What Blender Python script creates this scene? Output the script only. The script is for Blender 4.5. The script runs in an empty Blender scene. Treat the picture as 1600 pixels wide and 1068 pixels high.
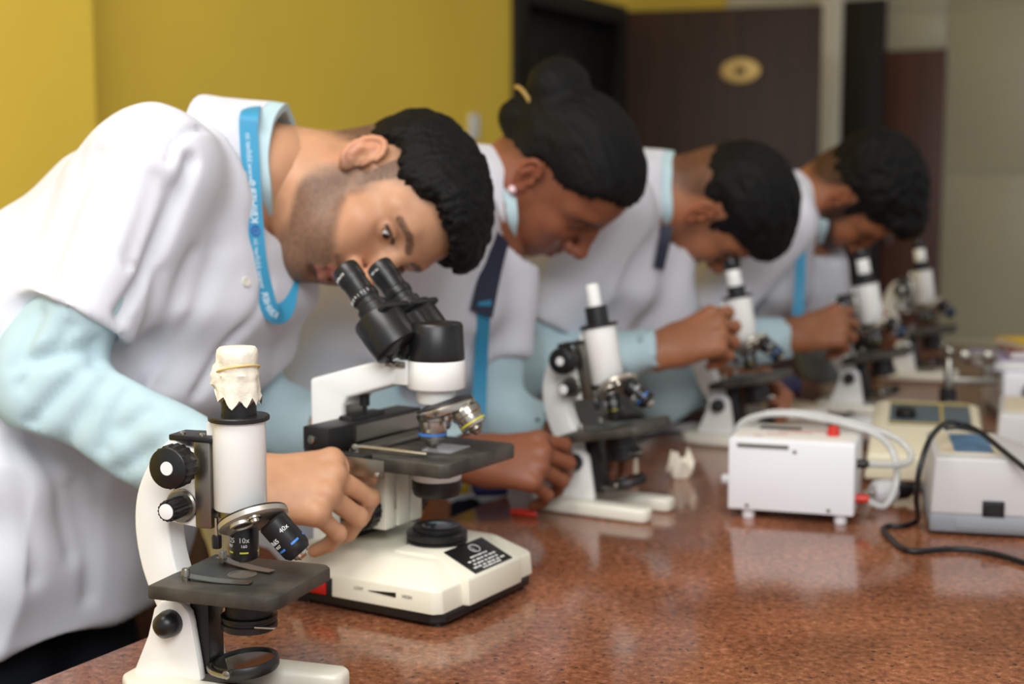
import bpy, bmesh, math, random
import numpy as np
from mathutils import Vector, Matrix, noise
from mathutils.bvhtree import BVHTree

scene = bpy.context.scene
col = scene.collection
random.seed(7)
R = math.radians

# ------------------------------------------------------------------ camera
CAM = np.array([0.0, 0.0, 1.284])
FPX = 2222.2                                    # 50 mm on a 36 mm wide frame, 1600 px
PITCH = math.atan(245.0 / FPX)
FWD = np.array([0.0, math.cos(PITCH), -math.sin(PITCH)])
UPV = np.array([0.0, math.sin(PITCH), math.cos(PITCH)])
cd = bpy.data.cameras.new('camera')
cam = bpy.data.objects.new('camera', cd)
col.objects.link(cam)
cam.location = CAM
cam.rotation_euler = (math.pi / 2 - PITCH, 0, 0)
cd.lens = 50.0
cd.sensor_width = 36.0
cd.clip_start = 0.02
cd.dof.use_dof = True
cd.dof.focus_distance = 1.2
cd.dof.aperture_fstop = 4.2
scene.camera = cam

# ------------------------------------------------------------------ light
world = bpy.data.worlds.new('world')
scene.world = world
world.use_nodes = True
bg = world.node_tree.nodes['Background']
bg.inputs[0].default_value = (0.93, 0.96, 1.0, 1)
bg.inputs[1].default_value = 0.55


def area(name, loc, aim, size, energy, color=(1, 1, 1)):
    l = bpy.data.lights.new(name, 'AREA')
    l.shape = 'RECTANGLE'
    l.size, l.size_y = size
    l.energy = energy
    l.color = color
    o = bpy.data.objects.new(name, l)
    col.objects.link(o)
    o.location = loc
    o.rotation_euler = (Vector(aim) - Vector(loc)).to_track_quat('-Z', 'Y').to_euler()
    return o


area('overhead_light', (-0.75, 0.55, 2.78), (-0.35, 1.6, 0.9), (1.1, 0.7), 26, (1.0, 0.985, 0.96))  # key: stands in for flash bounced off the ceiling, no fixture there
area('overhead_light', (1.6, 2.6, 2.78), (1.5, 2.7, 0.0), (1.2, 0.3), 5, (1.0, 0.98, 0.95))
area('overhead_light', (0.25, -0.85, 2.5), (0.1, 1.5, 1.0), (1.6, 1.0), 40, (0.97, 0.98, 1.0))  # fill lamp added behind the camera to brighten the fronts

scene.view_settings.view_transform = 'Standard'
scene.view_settings.look = 'None'
scene.view_settings.gamma = 1.0
scene.view_settings.use_curve_mapping = False
scene.view_settings.exposure = 0.12
scene.cycles.max_bounces = 6
scene.cycles.use_denoising = True


# ------------------------------------------------------------------ helpers
def at(px, py, d):
    """World point at depth d (metres along the lens axis) seen at a measured position of the 1600x1068 photograph."""
    return CAM + d * (FWD + (px - 800) / FPX * np.array([1.0, 0, 0]) - (py - 534) / FPX * UPV)


def lin(c):
    return tuple((x / 12.92 if x <= .04045 else ((x + .055) / 1.055) ** 2.4) for x in (v / 255 for v in c))


def mat(name, rgb, rough=0.5, metal=0.0, bump=0.0, bscale=60, var=0.0, vscale=8, spec=0.5, coat=0.0, dirt=None, stretch=(1, 1, 1), sss=0.0):
    m = bpy.data.materials.new(name)
    m.use_nodes = True
    nt = m.node_tree
    b = nt.nodes['Principled BSDF']
    c = lin(rgb) + (1,)
    b.inputs['Base Color'].default_value = c
    b.inputs['Roughness'].default_value = rough
    b.inputs['Metallic'].default_value = metal
    b.inputs['Specular IOR Level'].default_value = spec
    if coat:
        b.inputs['Coat Weight'].default_value = coat
        b.inputs['Coat Roughness'].default_value = 0.06
    tc = nt.nodes.new('ShaderNodeTexCoord')
    mp = nt.nodes.new('ShaderNodeMapping')
    mp.inputs['Scale'].default_value = stretch
    nt.links.new(tc.outputs['Object'], mp.inputs[0])
    if var or dirt:
        n = nt.nodes.new('ShaderNodeTexNoise')
        n.inputs['Scale'].default_value = vscale
        n.inputs['Detail'].default_value = 4
        nt.links.new(mp.outputs[0], n.inputs['Vector'])
        r = nt.nodes.new('ShaderNodeValToRGB')
        d = lin(dirt) if dirt else tuple(x * (1 - var) for x in c[:3])
        r.color_ramp.elements[0].position = .32
        r.color_ramp.elements[0].color = d + (1,)
        r.color_ramp.elements[1].position = .6
        r.color_ramp.elements[1].color = c
        nt.links.new(n.outputs['Fac'], r.inputs[0])
        nt.links.new(r.outputs[0], b.inputs['Base Color'])
    if bump:
        n2 = nt.nodes.new('ShaderNodeTexNoise')
        n2.inputs['Scale'].default_value = bscale
        n2.inputs['Detail'].default_value = 3
        nt.links.new(mp.outputs[0], n2.inputs['Vector'])
        bp = nt.nodes.new('ShaderNodeBump')
        bp.inputs['Strength'].default_value = bump
        bp.inputs['Distance'].default_value = .004
        nt.links.new(n2.outputs['Fac'], bp.inputs['Height'])
        nt.links.new(bp.outputs[0], b.inputs['Normal'])
    return m


def granite(name):
    m = bpy.data.materials.new(name)
    m.use_nodes = True
    nt = m.node_tree
    b = nt.nodes['Principled BSDF']
    tc = nt.nodes.new('ShaderNodeTexCoord')
    n0 = nt.nodes.new('ShaderNodeTexNoise')
    n0.inputs['Scale'].default_value = 120
    n0.inputs['Detail'].default_value = 6
    n0.inputs['Roughness'].default_value = .74
    nt.links.new(tc.outputs['Object'], n0.inputs['Vector'])
    r0 = nt.nodes.new('ShaderNodeValToRGB')
    e = r0.color_ramp.elements
    e[0].position, e[0].color = .32, lin((78, 48, 34)) + (1,)
    e[1].position, e[1].color = .44, lin((126, 80, 56)) + (1,)
    for p, c in ((.55, (150, 97, 69)), (.66, (178, 130, 102))):
        e.new(p).color = lin(c) + (1,)
    nt.links.new(n0.outputs['Fac'], r0.inputs[0])
    v = nt.nodes.new('ShaderNodeTexVoronoi')
    v.inputs['Scale'].default_value = 150
    nt.links.new(tc.outputs['Object'], v.inputs['Vector'])
    sep = nt.nodes.new('ShaderNodeSeparateColor')
    nt.links.new(v.outputs['Color'], sep.inputs[0])
    gt = nt.nodes.new('ShaderNodeMath')
    gt.operation = 'GREATER_THAN'
    gt.inputs[1].default_value = .93
    nt.links.new(sep.outputs[0], gt.inputs[0])
    lt = nt.nodes.new('ShaderNodeMath')
    lt.operation = 'LESS_THAN'
    lt.inputs[1].default_value = .3
    nt.links.new(v.outputs['Distance'], lt.inputs[0])
    ml = nt.nodes.new('ShaderNodeMath')
    ml.operation = 'MULTIPLY'
    nt.links.new(gt.outputs[0], ml.inputs[0])
    nt.links.new(lt.outputs[0], ml.inputs[1])
    r = nt.nodes.new('ShaderNodeMix')
    r.data_type = 'RGBA'
    nt.links.new(ml.outputs[0], r.inputs[0])
    nt.links.new(r0.outputs[0], r.inputs[6])
    r.inputs[7].default_value = lin((58, 44, 38)) + (1,)
    n = nt.nodes.new('ShaderNodeTexNoise')
    n.inputs['Scale'].default_value = 9
    n.inputs['Detail'].default_value = 5
    nt.links.new(tc.outputs['Object'], n.inputs['Vector'])
    r2 = nt.nodes.new('ShaderNodeValToRGB')
    r2.color_ramp.elements[0].position = .35
    r2.color_ramp.elements[0].color = (.72, .68, .66, 1)
    r2.color_ramp.elements[1].position = .65
    r2.color_ramp.elements[1].color = (1.15, 1.1, 1.06, 1)
    nt.links.new(n.outputs['Fac'], r2.inputs[0])
    mx = nt.nodes.new('ShaderNodeMix')
    mx.data_type = 'RGBA'
    mx.blend_type = 'MULTIPLY'
    mx.inputs[0].default_value = 1
    nt.links.new(r.outputs[2], mx.inputs[6])
    nt.links.new(r2.outputs[0], mx.inputs[7])
    nt.links.new(mx.outputs[2], b.inputs['Base Color'])
    b.inputs['Roughness'].default_value = .13
    b.inputs['Specular IOR Level'].default_value = .6
    return m


def wood(name, c1, c2, sc=(30, 30, 1.2), rough=.35):
    m = mat(name, c1, rough=rough, dirt=c2, vscale=1.0, stretch=sc)
    return m


def skin_mat(name, rough=.48):
    m = bpy.data.materials.new(name)
    m.use_nodes = True
    nt = m.node_tree
    b = nt.nodes['Principled BSDF']
    a = nt.nodes.new('ShaderNodeAttribute')
    a.attribute_name = 'skin'
    nt.links.new(a.outputs['Color'], b.inputs['Base Color'])
    b.inputs['Roughness'].default_value = rough
    b.inputs['Specular IOR Level'].default_value = .4
    b.inputs['Subsurface Weight'].default_value = .12
    b.inputs['Subsurface Radius'].default_value = (1.0, .35, .2)
    b.inputs['Subsurface Scale'].default_value = .006
    n2 = nt.nodes.new('ShaderNodeTexNoise')
    n2.inputs['Scale'].default_value = 420
    tc = nt.nodes.new('ShaderNodeTexCoord')
    nt.links.new(tc.outputs['Object'], n2.inputs['Vector'])
    bp = nt.nodes.new('ShaderNodeBump')
    bp.inputs['Strength'].default_value = .12
    bp.inputs['Distance'].default_value = .001
    nt.links.new(n2.outputs['Fac'], bp.inputs['Height'])
    nt.links.new(bp.outputs[0], b.inputs['Normal'])
    return m


def glass_mat(name, tint=(1, 1, 1), rough=.05):
    m = bpy.data.materials.new(name)
    m.use_nodes = True
    b = m.node_tree.nodes['Principled BSDF']
    b.inputs['Base Color'].default_value = tint + (1,)
    b.inputs['Roughness'].default_value = rough
    b.inputs['Transmission Weight'].default_value = .85
    b.inputs['IOR'].default_value = 1.35
    return m


M = {}
M['white_enamel'] = mat('white_enamel', (246, 245, 240), .28, coat=.3, var=.05, vscale=14)
M['ivory_enamel'] = mat('ivory_enamel', (232, 228, 212), .32, coat=.2, var=.07, vscale=12)
M['cream_plastic'] = mat('cream_plastic', (236, 232, 212), .38, var=.04, vscale=10)
M['black_metal'] = mat('black_metal', (26, 25, 25), .42, bump=.05, bscale=300)
M['black_stage'] = mat('black_stage', (46, 44, 40), .5, bump=.08, bscale=200, dirt=(78, 73, 64), vscale=30)
M['black_plastic'] = mat('black_plastic', (22, 22, 23), .36)
M['chrome'] = mat('chrome', (205, 200, 190), .22, metal=1.0, bump=.03, bscale=90)
M['brushed_steel'] = mat('brushed_steel', (150, 146, 136), .36, metal=1.0, bump=.06, bscale=60)
M['white_dot'] = mat('white_dot', (240, 240, 238), .4)
M['yellow_band'] = mat('yellow_band', (196, 190, 40), .4)
M['blue_band'] = mat('blue_band', (60, 130, 215), .4)
M['print_white'] = mat('print_white', (225, 225, 222), .5)
M['satin_metal'] = mat('satin_metal', (196, 190, 178), .38, metal=.75, bump=.05, bscale=80)
M['faint_print'] = mat('faint_print', (176, 172, 156), .5)
M['mirror'] = mat('mirror', (200, 202, 196), .06, metal=1.0)
M['lens'] = mat('lens', (60, 62, 66), .08, spec=.9)
M['tissue'] = mat('tissue', (240, 233, 214), .85, bump=.35, bscale=120, var=.05, vscale=40)
M['rubber_band'] = mat('rubber_band', (216, 186, 110), .5)
M['red_switch'] = mat('red_switch', (190, 28, 20), .25)
M['granite'] = granite('granite')
M['coat'] = mat('coat', (218, 219, 226), .8, bump=.12, bscale=900, spec=.2)
M['shirt'] = mat('shirt', (182, 206, 212), .8, bump=.12, bscale=800, spec=.2)
M['trousers'] = mat('trousers', (22, 25, 32), .8, spec=.2)
M['tie'] = mat('tie', (24, 28, 52), .6)
M['lanyard'] = mat('lanyard', (58, 150, 190), .5, bump=.08, bscale=900)
M['lanyard_print'] = mat('lanyard_print', (205, 226, 236), .5)
M['emblem'] = mat('emblem', (70, 80, 170), .5)
M['hair'] = mat('hair', (9, 8, 8), .6, bump=.6, bscale=260, spec=.2)
M['skin'] = skin_mat('skin')
M['eye_white'] = mat('eye_white', (225, 220, 215), .15)
M['iris'] = mat('iris', (30, 18, 12), .1)
M['button'] = mat('button', (222, 218, 205), .3)
M['earring'] = mat('earring', (235, 200, 205), .12, spec=.9)
M['shoe'] = mat('shoe', (15, 14, 14), .35)


class Bm:
    """Collects shapes and links them as one mesh object."""

    def __init__(self):
        self.b = bmesh.new()

    def _add(self, vs, fs, T=None):
        T = T or Matrix()
        v = [self.b.verts.new(T @ Vector(p)) for p in vs]
        for f in fs:
            try:
                self.b.faces.new([v[i] for i in f])
            except ValueError:
                pass
        return self

    def box(self, x0, x1, y0, y1, z0, z1, T=None):
        vs = [(x, y, z) for x in (x0, x1) for y in (y0, y1) for z in (z0, z1)]
        return self._add(vs, [(0, 1, 3, 2), (4, 6, 7, 5), (0, 4, 5, 1), (2, 3, 7, 6), (0, 2, 6, 4), (1, 5, 7, 3)], T)

    def prism(self, poly, y0, y1, T=None):
        """poly in the xz plane, extruded along y."""
        n = len(poly)
        vs = [(p[0], y0, p[1]) for p in poly] + [(p[0], y1, p[1]) for p in poly]
        fs = [tuple(range(n)), tuple(range(2 * n - 1, n - 1, -1))]
        fs += [((i + 1) % n, i, i + n, (i + 1) % n + n) for i in range(n)]
        return self._add(vs, fs, T)

    def slab(self, poly, z0, z1, T=None):
        """poly in the xy plane, extruded along z."""
        n = len(poly)
        vs = [(p[0], p[1], z0) for p in poly] + [(p[0], p[1], z1) for p in poly]
        fs = [tuple(range(n - 1, -1, -1)), tuple(range(n, 2 * n))]
        fs += [(i, (i + 1) % n, (i + 1) % n + n, i + n) for i in range(n)]
        return self._add(vs, fs, T)

    def loft(self, rings, T=None, caps=True):
        n = len(rings[0])
        vs = [p for r in rings for p in r]
        fs = []
        for k in range(len(rings) - 1):
            a = k * n
            fs += [(a + i, a + (i + 1) % n, a + n + (i + 1) % n, a + n + i) for i in range(n)]
        if caps:
            fs.append(tuple(range(n - 1, -1, -1)))
            fs.append(tuple(range(len(vs) - n, len(vs))))
        return self._add(vs, fs, T)

    def lathe(self, prof, T=None, seg=28, sx=1.0, ribs=0, rib=0.0):
        """prof: (r, z) from bottom to top around the z axis."""
        rings = []
        for r, z in prof:
            ring = []
            for i in range(seg):
                a = 2 * math.pi * i / seg
                q = r * (1 - rib * (1 if (ribs and i % 2) else 0))
                ring.append((q * math.cos(a) * sx, q * math.sin(a), z))
            rings.append(ring)
        return self.loft(rings, T)

    def tube(self, pts, r, seg=8, T=None, squash=1.0, closed=False):
        pts = [Vector(p) for p in pts]
        n = len(pts)
        rs = r if isinstance(r, (list, tuple)) else [r] * n
        rings = []
        prev = None
        for i, p in enumerate(pts):
            if closed:
                t = pts[(i + 1) % n] - pts[i - 1]
            else:
                t = pts[min(i + 1, n - 1)] - pts[max(i - 1, 0)]
            t.normalize()
            if prev is None:
                prev = t.orthogonal().normalized()
            prev = (prev - t * prev.dot(t))
            prev.normalize()
            q = t.cross(prev)
            rings.append([p + (prev * math.cos(2 * math.pi * k / seg) + q * math.sin(2 * math.pi * k / seg) * squash) * rs[i] for k in range(seg)])
        if closed:
            rings.append(rings[0])
            return self.loft(rings, T, caps=False)
        return self.loft(rings, T)

    def ball(self, c, r, T=None, seg=14):
        prof = [(max(1e-5, r * math.sin(math.pi * i / seg)), -r * math.cos(math.pi * i / seg)) for i in range(seg + 1)]
        return self.lathe(prof, (T or Matrix()) @ Matrix.Translation(c), seg * 2)

    def link(self, name, material, parent=None, bevel=0.0, smooth=True, bseg=2, ang=38):
        b = self.b
        bmesh.ops.remove_doubles(b, verts=b.verts, dist=1e-6)
        bmesh.ops.recalc_face_normals(b, faces=b.faces)
        if bevel:
            es = [e for e in b.edges if len(e.link_faces) == 2 and e.calc_face_angle(0) > R(ang)]
            if es:
                bmesh.ops.bevel(b, geom=es, offset=bevel, segments=bseg, affect='EDGES', profile=.5, clamp_overlap=True)
        me = bpy.data.meshes.new(name)
        b.to_mesh(me)
        b.free()
        return put(name, me, material, parent, smooth)


def put(name, me, material, parent=None, smooth=True, ang=40):
    me.materials.append(M[material] if isinstance(material, str) else material)
    if smooth:
        me.polygons.foreach_set('use_smooth', [True] * len(me.polygons))
        me.set_sharp_from_angle(angle=R(ang))
    o = bpy.data.objects.new(name, me)
    col.objects.link(o)
    if parent is not None:
        o.parent = parent
    return o


def tag(o, label=None, cat=None, group=None, kind=None):
    for k, v in (('label', label), ('category', cat), ('group', group), ('kind', kind)):
        if v:
            o[k] = v
    return o


def empty(name, loc, rz=0.0, label=None, cat=None, group=None):
    o = bpy.data.objects.new(name, None)
    o.empty_display_size = .05
    col.objects.link(o)
    o.location = loc
    o.rotation_euler = (0, 0, rz)
    return tag(o, label, cat, group)


def T(x, y, z):
    return Matrix.Translation((x, y, z))


def RX(a):
    return Matrix.Rotation(R(a), 4, 'X')


def RY(a):
    return Matrix.Rotation(R(a), 4, 'Y')


def RZ(a):
    return Matrix.Rotation(R(a), 4, 'Z')


def text_mesh(s, size, depth=.0003, bold=False):
    """A bmesh-free text mesh: (verts, faces), centred, in the xy plane."""
    c = bpy.data.curves.new('lettering', 'FONT')
    c.body = s
    c.size = size
    c.align_x = 'CENTER'
    c.align_y = 'CENTER'
    c.extrude = depth
    c.resolution_u = 2
    if bold:
        c.offset = size * .02
    o = bpy.data.objects.new('lettering', c)
    col.objects.link(o)
    dg = bpy.context.evaluated_depsgraph_get()
    dg.update()
    me = o.evaluated_get(dg).to_mesh()
    vs = [v.co.copy() for v in me.vertices]
    fs = [tuple(p.vertices) for p in me.polygons]
    o.evaluated_get(dg).to_mesh_clear()
    bpy.data.objects.remove(o)
    bpy.data.curves.remove(c)
    return vs, fs


def wrap_text(name, s, size, radius, ang, z, Tm, material, parent, vertical=False, depth=.0003):
    """Lettering wrapped on a cylinder of the given radius around local z, centred at angle ang (degrees)."""
    vs, fs = text_mesh(s, size, depth)
    b = Bm()
    out = []
    for v in vs:
        a = R(ang) + v.x / radius
        rr = radius + v.z + .0001
        out.append((rr * math.cos(a), rr * math.sin(a), z + v.y))
    b._add(out, fs, Tm)
    return b.link(name, material, parent, smooth=False)


def flat_text(name, s, size, Tm, material, parent, depth=.0003, bold=False):
    vs, fs = text_mesh(s, size, depth, bold)
    b = Bm()
    b._add(vs, fs, Tm)
    return b.link(name, material, parent, smooth=False)

# ------------------------------------------------------------------ room shell
ZT = 0.85                                           # worktop height
WD = Vector((0.479, 0.878, 0)).normalized()         # along the yellow wall
WN = Vector((WD.y, -WD.x, 0))                       # into the room
W0 = Vector((0.225, 5.89, 0))                       # a point on the yellow wall by the doorway
M['yellow_paint'] = mat('yellow_paint', (252, 216, 82), .62, var=.05, vscale=2.2, spec=.3)
M['beige_tile'] = mat('beige_tile', (196, 190, 164), .4, var=.06, vscale=3)
M['white_paint'] = mat('white_paint', (214, 208, 192), .6, var=.05, vscale=2)
M['ceiling_paint'] = mat('ceiling_paint', (236, 234, 228), .8, var=.03, vscale=2)
M['floor_tile'] = mat('floor_tile', (150, 142, 130), .35, var=.1, vscale=3)
M['door_brown'] = wood('door_brown', (70, 46, 34), (54, 35, 26), rough=.55)
M['door_dark'] = wood('door_dark', (30, 24, 21), (23, 19, 17), rough=.6)
M['door_red'] = wood('door_red', (96, 58, 48), (78, 46, 39), rough=.5)
M['brass'] = mat('brass', (190, 160, 96), .4, metal=.6)


def struct(name, b, m, parent=None, bevel=0.0):
    o = b.link(name, m, parent, bevel=bevel, smooth=bevel > 0)
    if parent is None:
        o['kind'] = 'structure'
    return o


def frame(origin, d, n):
    """Local x along d, y along n, z up."""
    return Matrix(((d.x, n.x, 0, origin.x), (d.y, n.y, 0, origin.y), (0, 0, 1, origin.z), (0, 0, 0, 1)))


F = frame(W0, WD, WN)          # s along the wall, t into the room; doorway from s=-1.0 to s=0
struct('floor', Bm().box(-4.5, 4.5, -1.5, 9.5, -.06, 0), 'floor_tile')
struct('ceiling', Bm().box(-4.5, 4.5, -1.5, 9.5, 2.95, 3.0), 'ceiling_paint')
S_DOOR0, S_DOOR1 = -.445, .545
b = Bm()
b.box(-6.6, S_DOOR0, -.14, 0, 0, 2.95, F)
b.box(S_DOOR0, S_DOOR1, -.14, 0, 2.06, 2.95, F)
b.box(S_DOOR1, 1.86, -.14, 0, 0, 2.95, F)
struct('wall_left', b, 'yellow_paint')
struct('trim_1', Bm().box(-6.2, -2.885, .0, .25, 0, 2.95, F), 'yellow_paint')     # the projecting pier
struct('baseboard_left', Bm().box(-2.885, S_DOOR0 - .08, 0, .012, 0, .1, F), 'door_dark')
# doorway: dark frame, dark closed panelled leaf set back in the reveal
d1 = empty('door_1', F @ Vector((S_DOOR0, 0, 0)))
d1['kind'] = 'structure'
d1.rotation_euler = (0, 0, math.atan2(WD.y, WD.x))
b = Bm()
b.box(-.03, .07, -.02, .14, 0, 2.06)
b.box(.92, 1.0, -.02, .14, 0, 2.06)
b.box(.07, .92, -.02, .14, 1.98, 2.06)
b.link('door_frame', 'door_dark', d1, bevel=.004)
b = Bm()
b.box(.07, .92, .09, .12, .01, 1.98)
b.link('door_leaf', 'door_dark', d1, bevel=.003)
for z0, z1 in ((.15, .95), (1.08, 1.85)):
    for x0, x1 in ((.15, .46), (.54, .84)):
        bb = Bm()
        bb.box(x0, x1, .078, .092, z0, z1)
        bb.link('door_panel', 'door_dark', d1, bevel=.01)
Bm().tube([(.885, .09, 1.05), (.885, .045, 1.05), (.885, .045, 1.2), (.885, .09, 1.2)], .009).link('door_handle', 'brushed_steel', d1)
# brown leaf of the doorway, swung open into the room
hx, hy, fx, fy = .500, 6.40, 1.315, 6.15
d2 = empty('door_2', (hx, hy, 0), math.atan2(fy - hy, fx - hx))
d2['kind'] = 'structure'
DW = math.hypot(fx - hx, fy - hy)
Bm().box(0, DW, 0, .04, .008, 2.045).link('door_leaf', 'door_brown', d2, bevel=.003)
pl = Bm().lathe([(.082, 0), (.085, .003), (.082, .007), (.06, .008)], T(DW * .60, 0, 1.776) @ RX(90) @ Matrix.Diagonal((1.02, .62, 1, 1)), 36).link('number_plate', 'brass', d2)
Bm().box(-.02, .02, -.009, -.006, -.016, .016, T(DW * .60, 0, 1.776)).link('raised_number', 'door_brown', pl, bevel=.002)
for z in (.3, 1.0, 1.8):
    Bm().lathe([(.009, -.05), (.009, .05)], T(-.008, .02, z), 10).link('hinge', 'brushed_steel', d2)
hd = Bm().tube([(DW - .07, 0, 1.02), (DW - .07, -.05, 1.02), (DW - .2, -.05, 1.02)], .009).link('door_handle', 'brushed_steel', d2)

# end wall: painted above, large pale tiles to the right, a tall dark cupboard and a low reddish door
E0 = Vector((1.117, 7.52, 0))
ED = Vector((.877, -.48, 0)).normalized()
EN = Vector((-.48, -.877, 0)).normalized()
G = frame(E0, ED, EN)
wf = struct('wall_front', Bm().box(-.1, 5.2, -.16, -.012, 0, 2.95, G), 'white_paint')
ts = [1.12, 1.72, 2.32, 2.92, 3.52, 4.12]
zs = [0, .55, 1.34, 2.13, 2.94]
for i in range(len(ts) - 1):
    for j in range(len(zs) - 1):
        bb = Bm()
        bb.box(ts[i] + .003, ts[i + 1] - .003, -.012, .0, zs[j] + .003, zs[j + 1] - .003, G)
        bb.link('tile', 'beige_tile', wf, bevel=.002)
for x0, x1, z0, z1 in ((.83, 1.117, 1.94, 2.13), (.83, 1.117, 2.136, 2.94), (.30, .824, 2.25, 2.94)):
    bb = Bm()
    bb.box(x0, x1, -.012, 0, z0, z1, G)
    bb.link('tile', 'beige_tile', wf, bevel=.002)
M['trim_white'] = mat('trim_white', (244, 238, 222), .5)
struct('trim_2', Bm().box(.5, .62, -.02, .06, 0, 2.94, G), 'trim_white', bevel=.004)
bb = Bm()
bb.box(.625, .826, -.012, .05, 0, 2.19, G)
d3 = struct('door_3', bb, 'door_dark', bevel=.004)
bb = Bm()
bb.box(.828, 1.118, -.012, .02, 0, 1.938, G)
d4 = struct('door_4', bb, 'door_red', bevel=.004)
Bm().tube([(.88, .02, 1.0), (.88, .06, 1.0), (.88, .06, 1.15), (.88, .02, 1.15)], .008, T=G).link('door_handle', 'brushed_steel', d4)
# white switch plate on the yellow wall
sw = Bm().box(-.80, -.735, 0, .012, 1.45, 1.54, F).link('switch_plate', 'white_dot', None, bevel=.004)
tag(sw, 'small white switch plate on the yellow wall by the dark doorway', 'switch')

# ------------------------------------------------------------------ bench
BU = Vector((math.sin(R(28.6)), math.cos(R(28.6)), 0))
BV = Vector((BU.y, -BU.x, 0))
BA = Vector((-.388, 1.277, 0))
BF = frame(BA, BU, BV)
bench = empty('lab_bench', BA, 0, 'long laboratory bench with a polished brown speckled granite worktop', 'bench')
BL = frame(Vector((0, 0, 0)), BU, BV)
bb = Bm()
bb.box(-.72, 3.05, 0, 1.45, .81, ZT, BL)
bb.link('worktop', 'granite', bench, bevel=.006, bseg=3)
bb = Bm()
bb.box(-.6, 2.95, .12, 1.35, .08, .81, BL)
bb.link('base_cabinet', 'door_brown', bench, bevel=.003)
bb = Bm()
bb.box(-.56, 2.9, .16, 1.3, 0, .08, BL)
bb.link('plinth', 'door_dark', bench)

# low brown cupboard along the yellow wall, behind the students
cb = empty('low_cupboard', F @ Vector((-2.75, .03, 0)), math.atan2(WD.y, WD.x), 'low brown wooden cupboard against the yellow wall behind the nearest student', 'cupboard')
Bm().box(0, 1.5, -.39, 0, .06, .88).link('body', 'door_brown', cb, bevel=.004)
Bm().box(-.02, 1.52, -.44, .0, .88, .905).link('top', 'door_brown', cb, bevel=.004)
Bm().box(.03, 1.47, -.36, -.01, 0, .06).link('plinth', 'door_dark', cb)
for i in range(3):
    dr = Bm().box(.01 + i * .495, .495 + i * .495, -.41, -.39, .075, .865).link('door', 'door_brown', cb, bevel=.003)
    Bm().box(.06 + i * .495, .075 + i * .495, -.43, -.41, .45, .58).link('handle', 'brushed_steel', dr, bevel=.002)

# ------------------------------------------------------------------ microscopes
def knurl(b, r, z0, z1, Tm, n=36, depth=.1):
    return b.lathe([(r * .93, z0), (r, z0 + .0015), (r, z1 - .0015), (r * .93, z1)], Tm, n, ribs=n, rib=depth)


def arc_band(r, z0, z1, a0, da, Tm, material, parent):
    # a printed dash of colour round a barrel
    b = Bm()
    rings = []
    for i in range(7):
        a = R(a0 - da / 2 + da * i / 6)
        rings.append([(q * math.cos(a), q * math.sin(a), z) for q, z in ((r - .0003, z0), (r + .0002, z0), (r + .0002, z1), (r - .0003, z1))])
    b.loft(rings, Tm)
    return b.link('color_band', material, parent)


def arc_poly(pts, w):
    """Centreline (x, z) with widths -> closed outline."""
    L, Rr = [], []
    n = len(pts)
    for i, (x, z) in enumerate(pts):
        x0, z0 = pts[max(i - 1, 0)]
        x1, z1 = pts[min(i + 1, n - 1)]
        dx, dz = x1 - x0, z1 - z0
        l = math.hypot(dx, dz)
        L.append((x - dz / l * w[i] / 2, z + dx / l * w[i] / 2))
        Rr.append((x + dz / l * w[i] / 2, z - dx / l * w[i] / 2))
    return L + Rr[::-1]


def smooth_line(pts, n=5):
    out = []
    P = [np.array(pts[0])] + [np.array(p) for p in pts] + [np.array(pts[-1])]
    for i in range(1, len(P) - 2):
        for k in range(n):
            t = k / n
            a, b_, c, d = P[i - 1], P[i], P[i + 1], P[i + 2]
            out.append(tuple(.5 * ((2 * b_) + (c - a) * t + (2 * a - 5 * b_ + 4 * c - d) * t * t + (3 * b_ - a - 3 * c + d) * t ** 3)))
    out.append(tuple(pts[-1]))
    return out


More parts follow.
